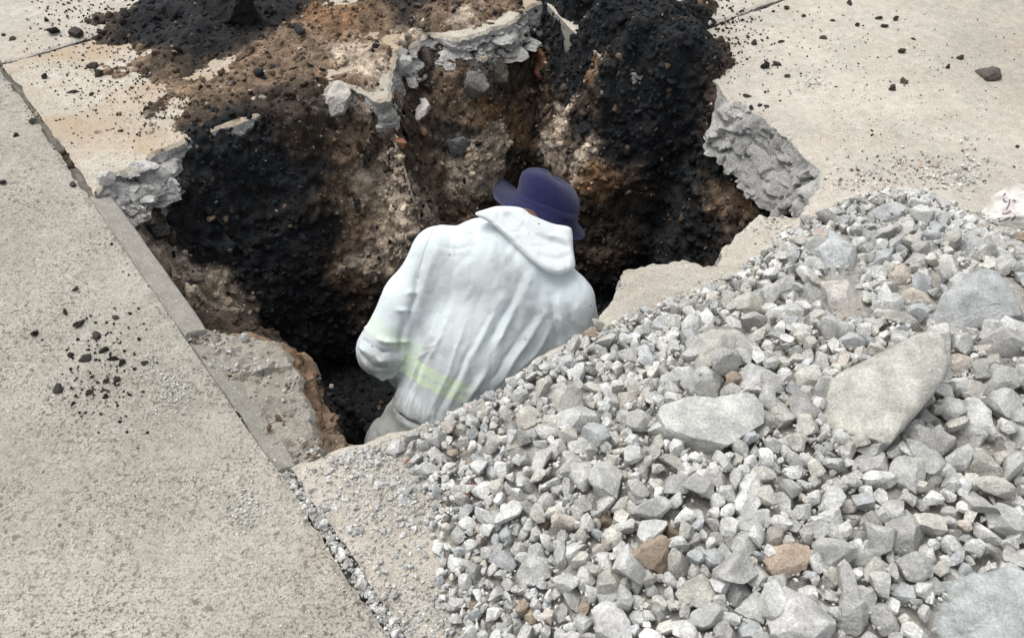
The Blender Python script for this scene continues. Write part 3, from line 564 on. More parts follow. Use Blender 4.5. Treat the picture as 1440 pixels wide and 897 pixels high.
# (colour, polygon px, label or '', options)
RS = [
 ('e', [(1154,574),(1158,557),(1166,541),(1196,520),(1234,503),(1266,487),(1290,478),(1313,478),(1323,489),(1326,515),(1318,536),(1295,562),(1266,588),(1234,618),(1222,628),(1213,618),(1180,604),(1166,590)], 'biggest flat beige concrete slab lying tilted on the rubble heap', dict(flat=(-.42,.38,1), thick=.62, lift=.8, rough=.03, planes=2, ex=.36)),
 ('w', [(936,569),(962,561),(980,557),(1004,561),(1032,557),(1051,551),(1065,553),(1077,567),(1072,585),(1065,599),(1046,609),(1027,620),(1009,630),(1002,641),(990,637),(971,632),(952,623),(938,611),(934,597),(929,581)], 'pale pitted concrete slab with a ragged lower edge in the rubble', dict(flat=(-.1,.42,1), thick=.7, lift=.8, rough=.045, planes=3, ex=.4)),
 ('b', [(1302,443),(1332,420),(1344,406),(1362,387),(1393,373),(1421,373),(1440,392),(1470,412),(1475,448),(1440,457),(1386,460),(1351,467),(1318,462),(1309,457)], 'big blue-grey boulder at the right edge below the sack', dict(thick=.8, lift=.4, rough=.09, planes=14)),
 ('b', [(1292,882),(1306,868),(1343,842),(1355,826),(1380,819),(1405,812),(1445,806),(1500,812),(1530,870),(1500,940),(1400,960),(1320,930),(1296,905)], 'big bluish white boulder in the bottom right corner', dict(thick=.7, lift=.4, rough=.1, planes=14)),
 ('b', [(1152,350),(1173,331),(1177,314),(1187,319),(1196,333),(1208,343),(1210,368),(1213,396),(1198,403),(1168,392),(1154,387)], 'upright pointed grey stone at the top of the heap', {}),
 ('e', [(1159,392),(1170,384),(1198,396),(1217,413),(1230,432),(1217,446),(1192,450),(1175,446),(1168,429),(1168,413)], 'angular beige block in front of the upright pointed stone', {}),
 ('b', [(1224,296),(1238,286),(1262,282),(1280,274),(1290,284),(1285,298),(1273,307),(1250,314),(1231,309)], 'oval bluish stone, topmost on the far edge of the heap', {}),
 ('w', [(1257,327),(1271,314),(1290,305),(1297,312),(1292,324),(1280,336),(1268,339)], 'oblong whitish stone just below the topmost oval stone', {}),
 ('p', [(1252,413),(1273,401),(1299,403),(1313,417),(1320,429),(1304,439),(1285,432),(1264,422)], 'pinkish pointed stone left of the blue-grey boulder', {}),
 ('e', [(1316,371),(1327,354),(1346,354),(1362,373),(1362,385),(1339,393),(1320,387)], 'squarish beige block above the blue-grey boulder', {}),
 ('b', [(1341,340),(1360,336),(1381,350),(1391,366),(1379,375),(1365,368),(1353,357)], 'bluish stone wedged behind the squarish beige block', {}),
 ('g', [(1269,364),(1285,352),(1304,359),(1309,368),(1313,380),(1299,380),(1283,371)], '', {}),
 ('b', [(1215,373),(1229,357),(1250,345),(1262,350),(1257,366),(1238,373),(1229,380)], 'thin layered bluish flakes right of the upright stone', {}),
 ('e', [(1023,429),(1041,415),(1058,408),(1072,415),(1084,432),(1079,446),(1058,450),(1041,441),(1027,434)], 'beige lump nearest the notch in the hole edge', {}),
 ('g', [(1081,408),(1093,394),(1109,387),(1121,385),(1123,396),(1109,415),(1093,413)], '', {}),
 ('w', [(1112,422),(1137,420),(1144,439),(1130,450),(1116,448)], 'small white cube-shaped stone left of the angular beige block', {}),
 ('e', [(948,520),(960,505),(975,490),(985,470),(1010,458),(1040,462),(1062,475),(1055,490),(1035,497),(1000,515),(971,523)], 'long beige slab fragment above the pale pitted slab', dict(flat=(0,.4,1), thick=.65, ex=.42, planes=5)),
 ('d', [(955,553),(971,539),(990,527),(1011,517),(1023,529),(1025,548),(1013,557),(985,560),(962,557)], 'wedge stone with a dark side touching the pale pitted slab', {}),
 ('g', [(1032,517),(1046,508),(1070,505),(1084,513),(1091,527),(1101,541),(1095,553),(1074,556),(1051,550),(1037,541)], 'blocky grey stone between the pitted slab and the flat slab', {}),
 ('e', [(1079,569),(1093,555),(1109,560),(1126,578),(1119,597),(1105,611),(1088,611),(1081,590)], 'rounded beige stone against the right end of the pitted slab', {}),
 ('g', [(1269,597),(1285,597),(1309,606),(1332,606),(1351,618),(1364,626),(1346,635),(1318,647),(1299,639),(1290,630),(1271,620)], 'long grey stone below the lower right edge of the flat slab', {}),
 ('w', [(1346,606),(1358,583),(1367,562),(1381,562),(1400,578),(1405,592),(1393,606),(1393,625),(1374,632),(1355,618)], 'whitish upright slab fragment right of the long grey stone', {}),
 ('g', [(1372,548),(1384,522),(1405,513),(1426,520),(1440,541),(1445,555),(1409,560),(1384,557)], 'rounded grey stone at the right edge below the boulder', {}),
 ('p', [(1327,520),(1341,499),(1362,496),(1377,506),(1374,520),(1358,528),(1337,527)], 'pink-beige brick-shaped stone right of the flat slab', {}),
 ('d', [(1199,649),(1217,639),(1241,633),(1259,649),(1248,663),(1229,672),(1208,665)], 'dark grey stone below the tip of the flat slab', {}),
 ('g', [(1252,667),(1266,644),(1290,639),(1304,653),(1299,679),(1281,692),(1252,690)], '', {}),
 ('g', [(1299,663),(1313,646),(1327,653),(1330,674),(1318,688),(1304,686)], '', {}),
 ('g', [(1085,833),(1096,822),(1117,824),(1140,840),(1165,860),(1180,875),(1175,905),(1120,910),(1088,893),(1080,870)], 'large pale grey stone at the bottom edge below the brown stone', {}),
 ('t', [(1073,785),(1089,771),(1112,765),(1138,768),(1142,782),(1131,798),(1108,810),(1089,808),(1080,798)], 'tan brown faceted stone in the lower middle of the heap', {}),
 ('n', [(888,778),(905,766),(923,755),(937,757),(951,768),(955,789),(942,801),(921,803),(907,808),(895,794)], 'crumbly brown clump with a beige underside', {}),
 ('e', [(947,835),(962,822),(983,812),(1002,805),(1011,817),(1017,833),(1002,845),(981,852),(960,845)], 'cream coloured stone below and right of the crumbly brown clump', {}),
 ('g', [(1027,762),(1036,750),(1052,747),(1066,752),(1071,766),(1057,785),(1041,789),(1029,775)], 'rounded grey stone left of the tan brown stone', {}),
 ('w', [(1028,715),(1034,701),(1043,690),(1040,672),(1045,662),(1065,660),(1074,676),(1087,683),(1078,700),(1062,713),(1064,720),(1041,726)], 'white knobbly stone below the pale pitted slab', {}),
 ('g', [(1025,734),(1043,725),(1066,715),(1085,707),(1094,725),(1085,738),(1062,738),(1048,745),(1034,741)], 'grey stone directly under the white knobbly stone', {}),
 ('w', [(1086,695),(1096,688),(1112,695),(1122,711),(1110,723),(1098,715)], 'whitish oval pebble right of the white knobbly stone', {}),
 ('g', [(1041,810),(1052,796),(1071,793),(1085,808),(1087,822),(1078,831),(1057,824)], '', {}), ('e', [(1071,757),(1085,741),(1103,738),(1110,752),(1098,766),(1080,773)], '', {}),
 ('w', [(832,850),(845,842),(872,845),(884,872),(888,908),(835,908),(838,878)], 'white rough block at the bottom edge of the heap', {}), ('b', [(842,828),(849,822),(865,822),(877,835),(868,856),(854,858),(842,849)], 'bluish white stone on top of the white rough block', dict(lift=.8)),
 ('g', [(967,888),(974,861),(1002,849),(1022,845),(1025,863),(1006,875),(1002,886)], '', {}), ('w', [(1002,905),(1006,868),(1020,865),(1036,895),(1030,910)], '', {}), ('b', [(1034,875),(1052,870),(1068,877),(1075,893),(1068,900),(1038,897)], '', {}),
 ('g', [(1034,858),(1048,845),(1066,833),(1075,840),(1081,858),(1071,875),(1048,868)], '', {}), ('d', [(1020,828),(1029,812),(1052,815),(1062,831),(1048,842),(1038,852),(1022,845)], '', {}),
 ('g', [(1221,842),(1237,849),(1255,852),(1268,879),(1260,891),(1239,891),(1225,870)], '', {}), ('g', [(1175,882),(1186,842),(1188,801),(1202,796),(1207,819),(1205,838),(1221,856),(1221,875),(1202,891)], 'long upright grey stone left of the bottom right boulder', {}),
 ('e', [(1156,812),(1170,796),(1186,801),(1188,819),(1170,828),(1157,822)], '', {}), ('g', [(1147,826),(1172,831),(1184,838),(1179,852),(1158,840)], '', {}), ('g', [(1140,842),(1154,840),(1172,854),(1180,868),(1161,872),(1140,863)], '', {}),
 ('d', [(1248,743),(1265,706),(1278,713),(1297,729),(1311,741),(1308,759),(1292,782),(1269,780),(1253,771),(1251,757)], 'flat dark grey slab carrying small pebbles in the right of the heap', dict(flat=(0,.5,1))),
 ('w', [(1371,738),(1385,736),(1396,748),(1412,757),(1408,766),(1387,762),(1373,752)], 'bright white stone near the right edge beside bare grit', {}), ('g', [(1154,743),(1175,738),(1191,752),(1195,771),(1179,780),(1163,762)], '', {}),
 ('d', [(1182,789),(1193,775),(1216,771),(1242,771),(1248,782),(1228,796),(1198,796)], '', {}), ('b', [(1251,826),(1269,819),(1288,826),(1285,849),(1265,854),(1255,840)], '', {}), ('g', [(1327,812),(1334,794),(1350,794),(1355,808),(1345,828),(1332,822)], '', {}),
 ('w', [(1214,715),(1230,708),(1248,713),(1242,720),(1225,723)], '', {}), ('e', [(1182,704),(1200,702),(1212,713),(1195,721),(1184,720)], '', {}), ('e', [(1184,725),(1216,722),(1218,734),(1198,740)], '', {}), ('g', [(1285,704),(1302,703),(1314,722),(1308,728),(1295,718)], '', dict(lift=.9)),
 ('d', [(1398,690),(1424,690),(1435,720),(1417,720),(1398,706)], '', {}), ('e', [(1353,667),(1365,642),(1388,630),(1407,637),(1419,663),(1419,677),(1393,674),(1374,674)], 'rounded beige stone below the whitish upright fragment', {}),
 ('w', [(1393,613),(1409,597),(1421,606),(1421,620),(1405,629)], '', {}), ('g', [(1421,597),(1441,588),(1455,600),(1450,632),(1426,628)], '', {}), ('g', [(784,658),(798,646),(821,642),(837,649),(840,660),(821,667),(805,679),(791,672)], '', {}),
 ('w', [(765,599),(784,581),(802,576),(821,569),(842,567),(850,580),(846,600),(835,613),(809,613),(798,606)], 'large white stone near the hole edge, in line with the worker\'s back', {}),
 ('e', [(720,597),(730,576),(746,569),(765,571),(769,588),(755,599),(739,604)], 'round beige stone left of the large white stone', {}), ('e', [(697,588),(704,571),(720,567),(723,583),(718,599),(704,599)], '', {}), ('w', [(795,623),(809,616),(830,613),(839,625),(828,637),(807,637)], '', {}),
 ('w', [(769,632),(779,618),(791,618),(800,632),(788,646),(774,644)], '', {}), ('b', [(737,618),(741,604),(758,602),(765,613),(753,623),(739,625)], '', {}), ('e', [(706,628),(713,613),(727,613),(732,628),(718,637)], '', {}), ('g', [(767,557),(774,541),(795,539),(805,550),(819,555),(809,567),(788,569)], '', {}),
 ('g', [(793,532),(814,527),(830,541),(828,560),(819,560),(800,543)], '', {}), ('w', [(662,632),(673,618),(685,630),(678,642)], '', {}), ('e', [(634,604),(648,595),(659,602),(655,613),(638,616)], '', {}), ('g', [(540,628),(552,616),(573,618),(573,630),(556,639),(542,637)], 'pale round stone at the hole edge below the worker\'s hip', {}),
 ('b', [(682,667),(685,653),(699,653),(709,665),(697,679),(685,677)], '', {}), ('g', [(690,651),(704,635),(711,642),(706,658)], '', {}), ('g', [(707,660),(716,642),(726,649),(723,665)], '', {}), ('w', [(704,684),(716,671),(723,679),(720,695),(706,695)], '', {}), ('g', [(725,663),(732,660),(755,684),(755,692),(727,690)], '', {}),
 ('g', [(676,720),(697,714),(714,722),(706,738),(695,750),(688,741)], 'fan-shaped grey stone in the left part of the heap', {}), ('g', [(630,755),(642,738),(655,741),(653,759),(639,767)], '', {}), ('p', [(662,741),(672,732),(690,752),(683,757)], '', {}),
 ('b', [(688,782),(704,768),(725,778),(736,794),(722,805),(708,798),(690,792)], '', {}), ('w', [(722,810),(738,789),(762,773),(777,787),(775,808),(759,817),(743,826),(729,822)], 'large whitish stone with a rounded right end, lower left of the heap', {}), ('d', [(651,794),(665,789),(682,796),(678,815),(665,825),(658,822)], '', {}),
 ('g', [(727,720),(732,695),(748,704),(752,715),(741,732),(732,729)], '', {}), ('b', [(699,752),(715,729),(725,755),(718,770),(704,762)], '', {}), ('g', [(715,748),(722,732),(736,732),(736,745),(725,753)], '', {}), ('w', [(668,838),(678,835),(688,834),(688,845),(676,853)], 'bright white heart-shaped pebble at the lower left fringe', {}),
 ('w', [(648,838),(660,832),(668,842),(669,854),(655,849)], '', {}), ('g', [(674,861),(690,847),(706,838),(704,854),(688,863)], '', {}), ('w', [(707,861),(711,842),(725,835),(727,847),(715,865)], '', {}), ('t', [(734,861),(743,850),(752,861),(757,875),(743,882)], 'orange-beige stone at the bottom, left of its twin', {}), ('t', [(812,856),(822,838),(835,840),(831,861),(817,870)], 'orange-beige stone left of the white rough block', {}),
 ('g', [(810,812),(817,798),(835,792),(838,815),(826,832),(815,828)], '', {}), ('g', [(789,831),(808,822),(817,838),(810,858),(801,852)], '', {}), ('g', [(780,852),(789,842),(798,856),(796,884),(785,877)], '', {}), ('b', [(757,858),(764,842),(778,833),(775,854),(762,865)], '', {}), ('g', [(718,865),(729,862),(736,884),(729,895),(720,891)], '', {}),
 ('w', [(673,882),(678,870),(685,882),(681,892)], '', {}), ('w', [(785,894),(805,888),(828,891),(830,905),(787,905)], '', {}), ('g', [(778,798),(780,757),(794,755),(796,792),(789,805)], '', {}), ('n', [(752,734),(762,728),(778,736),(771,745),(757,745)], '', {}), ('w', [(773,708),(789,699),(801,706),(798,720),(789,725)], '', {}),
 ('w', [(676,711),(688,692),(699,690),(699,704),(690,714)], '', {}), ('e', [(762,824),(778,812),(789,824),(775,831)], '', {}), ('e', [(868,715),(882,699),(907,725),(912,734),(884,730)], '', {}), ('w', [(882,692),(900,690),(917,704),(907,714),(893,711)], '', {}), ('g', [(928,718),(942,710),(957,718),(946,730)], '', {}),
 ('n', [(932,748),(937,734),(951,736),(961,757),(948,762)], '', {}), ('g', [(882,738),(912,735),(912,744),(886,747)], '', {}), ('w', [(856,757),(865,753),(879,764),(888,789),(877,794),(865,782)], '', {}), ('w', [(838,778),(849,768),(865,789),(868,801),(847,805)], '', {}), ('n', [(841,729),(854,720),(870,732),(863,741),(845,742)], '', {}),
 ('g', [(962,745),(972,743),(990,757),(976,773),(965,764)], '', {}), ('b', [(988,782),(1002,768),(1022,782),(1018,812),(999,801),(990,798)], '', {}), ('w', [(966,805),(976,789),(987,789),(985,808),(974,815)], '', {}), ('g', [(988,727),(1004,722),(1022,738),(1020,755),(1002,745)], '', {}), ('g', [(909,815),(918,808),(940,805),(939,819)], '', {}),
 ('w', [(883,863),(898,858),(914,856),(907,877),(895,882)], '', {}), ('g', [(912,870),(923,847),(939,847),(942,870),(928,886)], '', {}), ('g', [(955,847),(974,852),(969,879),(957,879)], '', {}), ('b', [(907,824),(918,819),(930,831),(923,838),(909,838)], '', {}), ('e', [(862,569),(875,550),(899,553),(899,574),(887,583),(868,581)], '', {}),
 ('w', [(838,539),(861,536),(875,550),(861,558),(838,555)], '', {}), ('g', [(863,499),(887,487),(899,494),(896,517),(880,510)], '', {}), ('b', [(1102,541),(1119,532),(1130,553),(1116,561)], '', {}), ('e', [(1088,503),(1105,499),(1123,508),(1116,527),(1095,528)], '', {}), ('w', [(978,667),(990,660),(1011,663),(1037,674),(1027,688),(1009,684),(990,688)], '', {}),
 ('g', [(1019,660),(1034,637),(1046,620),(1048,639),(1030,667)], '', {}), ('b', [(1052,639),(1065,623),(1074,630),(1065,651)], '', {}), ('w', [(1071,651),(1088,645),(1105,651),(1100,665),(1084,667)], '', {}), ('w', [(1074,635),(1088,629),(1105,642),(1088,644)], '', {}), ('g', [(894,653),(908,644),(918,663),(903,679),(896,672)], '', {}),
 ('p', [(852,625),(866,611),(884,618),(884,635)], '', {}), ('b', [(887,611),(899,597),(910,611),(896,620)], '', {}), ('e', [(860,667),(873,653),(889,665),(880,676)], '', {}), ('g', [(896,635),(913,623),(922,632),(908,642)], '', {}), ('b', [(910,453),(941,439),(952,443),(934,467),(917,469)], '', {}),
 ('w', [(948,455),(971,441),(990,455),(992,474),(971,471)], '', {}), ('d', [(990,450),(1009,443),(1023,457),(1009,464)], '', {}), ('w', [(1020,441),(1034,443),(1060,471),(1058,480),(1032,469)], '', {}), ('g', [(1058,403),(1069,392),(1079,396),(1067,408)], '', {}), ('b', [(1095,364),(1119,350),(1130,354),(1128,373),(1105,373)], '', {}),
 ('g', [(1115,410),(1140,398),(1165,403),(1168,430),(1145,436),(1120,425)], '', dict(lift=.1)), ('p', [(1138,324),(1163,319),(1173,331),(1152,343),(1140,343)], '', {}), ('d', [(1206,293),(1217,283),(1227,289),(1222,305),(1210,305)], '', {}), ('w', [(1177,300),(1189,293),(1200,303),(1196,310)], '', {}), ('w', [(1295,298),(1309,289),(1325,296),(1323,312),(1309,314)], '', {}),
 ('g', [(1285,331),(1295,322),(1307,326),(1302,336),(1290,339)], '', {}), ('g', [(1297,343),(1309,331),(1325,338),(1325,352),(1309,357)], '', {}), ('p', [(1248,382),(1266,371),(1292,382),(1285,392),(1266,406),(1255,406)], '', {}), ('g', [(1423,359),(1442,352),(1456,365),(1450,375),(1430,375)], '', {}), ('b', [(1323,469),(1334,462),(1348,467),(1346,478),(1327,480)], '', {}),
 ('g', [(1377,483),(1400,467),(1421,460),(1442,462),(1460,480),(1445,505),(1410,500)], '', {}), ('e', [(1227,441),(1252,434),(1280,439),(1304,455),(1313,469),(1295,474),(1271,457)], 'thin flat flake lying in front of the blue-grey boulder', {}), ('e', [(1344,487),(1369,482),(1409,492),(1412,501),(1400,508),(1374,494)], '', {}), ('b', [(1206,331),(1220,319),(1238,324),(1245,338),(1229,347),(1213,343)], '', {}),
 ('g', [(1243,620),(1255,606),(1266,613),(1262,632),(1248,635)], '', {}), ('g', [(1278,583),(1292,569),(1318,576),(1327,599),(1304,599)], '', {}),
]
LAND = [('the big flat beige slab', 1240, 550), ('the pale pitted slab', 1003, 595), ('the big blue-grey boulder', 1385, 420), ('the bottom right boulder', 1400, 860), ('the upright pointed stone', 1183, 360), ('the tan brown stone', 1108, 788),
        ('the crumbly brown clump', 922, 782), ('the white knobbly stone', 1056, 692), ('the large white stone by the hole', 808, 590), ('the white rough block', 860, 875), ('the fan-shaped stone', 695, 730), ('the flat dark grey slab', 1280, 745),
        ('the topmost oval stone', 1258, 295), ('the whitish upright fragment', 1378, 596), ('the long beige fragment', 1005, 490), ('the red brick chip', 661, 688), ('the large rounded whitish stone', 750, 800), ('the bright white stone by the grit', 1390, 750)]
def auto_label(cname, c, rp):
    k = min(LAND, key=lambda l: math.hypot(l[1] - c[0], l[2] - c[1])); dx, dy = c[0] - k[1], c[1] - k[2]
    rel = ('right of' if dx > 0 else 'left of') if abs(dx) > abs(dy) else ('below' if dy > 0 else 'above')
    far_ = 'close ' if math.hypot(dx, dy) < 60 else 'further '
    sz = 'fist-sized' if rp > 17 else ('egg-sized' if rp > 11 else 'small')
    return f'{sz} {cname} stone {far_}{rel} {k[0]}'
GROUP = 'rubble stones in the heap'
placed = []                                        # (x, y, r) for the gravel to avoid
for i, (cc, poly, lab, opt) in enumerate(RS):
    col = np.array(CN[cc][0]) * rng.uniform(0.88, 1.1) * (1 + rng.uniform(-.012, .012, 3))
    o, ctr, rad, c, rp = outline_stone('rubble_stone', poly, heap_bvh, col, 100 + i, **opt)
    tag(o, lab or auto_label(CN[cc][1], c, rp), 'stone', GROUP)
    placed.append((ctr[0], ctr[1], rad))
placed = np.array(placed)

# ---- loose stones between them: 130 single stones, the rest gravel
def rand_rot(n, r):
    q = r.normal(size=(n, 4)); q /= np.linalg.norm(q, axis=1, keepdims=True); a, b, c, d = q.T
    return np.stack([1 - 2 * (c * c + d * d), 2 * (b * c - a * d), 2 * (b * d + a * c), 2 * (b * c + a * d), 1 - 2 * (b * b + d * d), 2 * (c * d - a * b),
                     2 * (b * d - a * c), 2 * (c * d + a * b), 1 - 2 * (b * b + c * c)], 1).reshape(n, 3, 3)
SH1 = [gen_stone(500 + i, 2)[0] for i in range(14)]; SH0 = [gen_stone(700 + i, 1)[0] for i in range(14)]
def gravel_mesh(name, pos, rad, col, shapes, faces, mat, seed=0, smooth_sh=False, squash=None):
    r = np.random.default_rng(seed); n = len(pos); nv = len(shapes[0])
    S = np.array(shapes)[r.integers(0, len(shapes), n)] * r.uniform(.75, 1.25, (n, 1, 3))
    if squash is not None: S = S
    Vv = np.einsum('nij,nvj->nvi', rand_rot(n, r), S * np.asarray(rad)[:, None, None])
    if squash is not None: Vv[:, :, 2] *= squash
    Vv = Vv + np.asarray(pos)[:, None, :]
    Fv = faces[None] + (np.arange(n) * nv)[:, None, None]
    C = np.repeat(np.asarray(col), nv, 0)
    return make_mesh(name, Vv.reshape(-1, 3), Fv.reshape(-1, 3), smooth_sh, C, [mat])
def in_view(X, z=0.05, m=60):
    px, py, zc = proj(np.column_stack([X, np.full(len(X), z)])); return (px > -m) & (px < 1440 + m) & (py > -m) & (py < 897 + m) & (zc > .3)
def stone_cols(n, r, warm=0.12):
    pal = np.array([GREY, GREY, GREY, GREY, BLUE, WHITE, WHITE, WHITE, BEI, BEI]); c = pal[r.integers(0, len(pal), n)].copy()
    k = r.random(n) < warm * .07; c[k] = BROWN; k = r.random(n) < warm * .15; c[k] = PNK
    return c * r.uniform(.84, 1.12, (n, 1))
r2 = np.random.default_rng(77)
POLYS = [np.array(p[1], float) for p in RS]
def covered(Xp, grow):                             # lies where one of the larger stones already lies
    out = np.zeros(len(Xp), bool)
    for p in POLYS:
        a, b = p.min(0) - 6, p.max(0) + 6; k = np.where((Xp[:, 0] > a[0]) & (Xp[:, 0] < b[0]) & (Xp[:, 1] > a[1]) & (Xp[:, 1] < b[1]))[0]
        if len(k): out[k] |= sdist(Xp[k], p) > grow
    return out
def stone_px(X, h): px, py, zc = proj(np.column_stack([X, h])); return np.column_stack([px, py])
cand = np.column_stack([r2.uniform(-0.4, 2.2, 60000), r2.uniform(0.5, 3.0, 60000)]); cand = cand[in_view(cand, .1)]
hh, hd = heap_h(cand); sel = (hd > 0.012) & (sdist(cand, HOLE) < -.02) & ~covered(stone_px(cand, hh + .012), -1); cand, hh, hd = cand[sel], hh[sel], hd[sel]
acc = [tuple(p) for p in placed]; MID = []
cell = {}
def near_ok(x, y, rr, k=0.64):
    gx_, gy_ = int(x / .1), int(y / .1)
    for a in (-1, 0, 1):
        for b in (-1, 0, 1):
            for (qx, qy, qr) in cell.get((gx_ + a, gy_ + b), ()):
                if (qx - x) ** 2 + (qy - y) ** 2 < ((qr + rr) * k) ** 2: return False
    return True
def put(x, y, rr): cell.setdefault((int(x / .1), int(y / .1)), []).append((x, y, rr))
for p in placed: put(p[0], p[1], p[2] * .45)
for (x, y), h_, d_ in zip(cand, hh, hd):
    grow = min(1.0, d_ / 0.28)
    rr = r2.choice([.013, .018, .024, .030, .038], p=[.24, .28, .26, .15, .07]) * (0.55 + 0.45 * grow) * r2.uniform(.85, 1.15)
    if near_ok(x, y, rr): put(x, y, rr); MID.append((x, y, h_, rr))
MID = np.array(MID)
order = np.argsort(-MID[:, 3]); SING = MID[order[:128]]; REST = MID[order[128:]]
BIG = [gen_stone(900 + i, 3) for i in range(16)]
BIGM = []
for i, (V, F) in enumerate(BIG):
    me = make_mesh('rubble_stone', V, F, True, None, [M_STONE]); finish(me, 22); BIGM.append(me)
CLODM = []
for i in range(8):
    V, F = gen_stone(1200 + i, 3); V = V * (1 + .35 * fbm(V, 1.6, 4, i + 40, .65))[:, None]; CLODM.append(make_mesh('soil_clod', V, F, True, None, [M_CLOD]))
pal = 'gggggggbwwwweeed'
for i, (x, y, h_, rr) in enumerate(SING):
    o = link('rubble_stone', BIGM[i % 16], None, (x, y, h_ + rr * 0.35)); o.rotation_euler = tuple(r2.uniform(0, 6.28, 3))
    o.scale = tuple(rr * r2.uniform(.8, 1.2, 3)); k = pal[r2.integers(0, len(pal))]
    o.color = (*(np.array(CN[k][0]) * r2.uniform(.85, 1.1)), 1)
    px, py, zc = proj(np.array([[x, y, h_]])); tag(o, auto_label(CN[k][1], (px[0], py[0]), rr * FPX / zc[0]), 'stone', GROUP)
pos = np.column_stack([REST[:, 0], REST[:, 1], REST[:, 2] + REST[:, 3] * .3])
o = link('gravel', gravel_mesh('gravel', pos, REST[:, 3], stone_cols(len(REST), r2), SH1, ICO[2][1], M_GRAVEL, 5, True)); tag(o, 'mixed grey gravel filling the heap between the larger stones', 'gravel', kind='stuff')
finish(o.data, 25)
# small gravel: on the heap and its fringe over the slab
FR = np.array([xy(*p) for p in [(470, 640), (560, 620), (640, 575), (700, 545), (1000, 395), (1300, 280), (1500, 330), (1500, 900), (560, 900), (540, 840), (470, 720), (430, 672)]])
c2 = np.column_stack([r2.uniform(-0.7, 2.2, 150000), r2.uniform(0.5, 3.0, 150000)]); c2 = c2[in_view(c2, .05)]
h2, d2 = heap_h(c2); f2 = sdist(c2, FR); dho = sdist(c2, HOLE)
up = smooth(830, 740, stone_px(c2, 0 * h2)[:, 1])
fr = smooth(-.34, -.02, d2) ** np.where(up > .5, .9, 2.2) * (f2 > 0) * (.6 + 2.0 * up) + .012 * (f2 > -.3)
prob = np.where(d2 > 0, .24, np.clip(fr, 0, 2.2) * .42) * (dho < -0.012)
prob = prob * (0.35 + 1.0 * smooth(-.35, .3, fbm(np.column_stack([c2, 0 * h2]), 6, 3, 88)))
prob = prob * np.where(covered(stone_px(c2, np.where(d2 > 0, h2, 0)), 1), .12, 1)
sel = r2.random(len(c2)) < prob
c2, h2, d2 = c2[sel], np.where(d2 > 0, h2, 0)[sel], d2[sel]
rs = np.clip(r2.lognormal(math.log(.0042), .42, len(c2)), .0018, .011) * np.where(d2 > 0, 1.1, 1.0)
o = link('fine_gravel', gravel_mesh('fine_gravel', np.column_stack([c2, h2 + rs * .3]), rs, stone_cols(len(c2), r2, .08) * 1.03, SH0, ICO[1][1], M_GRAVEL, 6)); tag(o, 'fine pale gravel scattered round the heap and over the slab', 'gravel', kind='stuff')

c3 = np.column_stack([r2.uniform(-0.6, 1.3, 120000), r2.uniform(0.55, 2.3, 120000)]); d3 = sdist(c3, HB); f3 = sdist(c3, FR)
k = (d3 < .05) & (d3 > -.42) & (f3 > -.02); c3, d3 = c3[k], d3[k]; k = (sdist(c3, HOLE) < -.008) & (r2.random(len(c3)) < .85 * smooth(-.42, -.02, d3) ** 1.4 * (.35 + .65 * smooth(-.3, .3, fbm(np.column_stack([c3, 0 * d3]), 7, 3, 160)))); c3 = c3[k]
rs = np.clip(r2.lognormal(math.log(.0019), .35, len(c3)), .001, .0045)
o = link('stone_chips', gravel_mesh('stone_chips', np.column_stack([c3, rs * .25]), rs, stone_cols(len(c3), r2, .03) * .92, SH0, ICO[1][1], M_GRAVEL, 9)); tag(o, 'powdery grey chips between the heap and the hole edge', 'grit', kind='stuff')
# ---- stones caught in the joint
JP = [((404, 668), 9), ((412, 684), 8), ((420, 694), 9), ((430, 706), 8), ((438, 716), 9), ((446, 730), 11), ((454, 742), 15), ((447, 748), 8), ((462, 758), 8), ((470, 770), 9), ((478, 776), 11), ((488, 781), 12), ((484, 797), 10), ((494, 790), 8),
      ((500, 808), 11), ((508, 824), 15), ((505, 816), 8), ((514, 842), 9), ((524, 852), 8), ((520, 838), 8), ((534, 862), 10), ((545, 880), 12), ((556, 892), 12), ((540, 870), 8), ((460, 716), 14), ((450, 712), 8), ((470, 716), 8)]
for i, ((a, b), s_) in enumerate(JP):
    p = P(a, b) if a in (460, 450, 470) else np.array([*(onJ(a, b, r2.uniform(-.002, .012))), 0])
    rr = s_ * .6 * ((p - CAMP) @ E_F) / FPX
    o = link('joint_stone', BIGM[(i * 5) % 16], None, (p[0], p[1], -0.004 + rr * .25)); o.rotation_euler = tuple(r2.uniform(0, 6.28, 3)); o.scale = tuple(rr * r2.uniform(.85, 1.15, 3))
    o.color = (*(np.array(WHITE if i % 4 else GREY) * r2.uniform(1.0, 1.12)), 1)
    tag(o, ('larger' if s_ > 11 else 'small') + ' pale stone caught in the slab joint, ' + ('near the hole corner' if b < 720 else 'halfway down the joint' if b < 800 else 'near the bottom of the photo'), 'stone', 'stones lying in the joint')
n = 900; t = r2.random(n); a_, b_ = onJ(404, 660), onJ(585, 930); q = a_ + (b_ - a_) * t[:, None] + jr * r2.normal(0.004, .008, (n, 1)); rs = r2.uniform(.002, .006, n)
o = link('joint_grit', gravel_mesh('joint_grit', np.column_stack([q, np.full(n, -.012) + rs]), rs, stone_cols(n, r2, .05), SH0, ICO[1][1], M_GRAVEL, 8)); tag(o, 'pale grit filling the joint beside the heap', 'grit', kind='stuff')
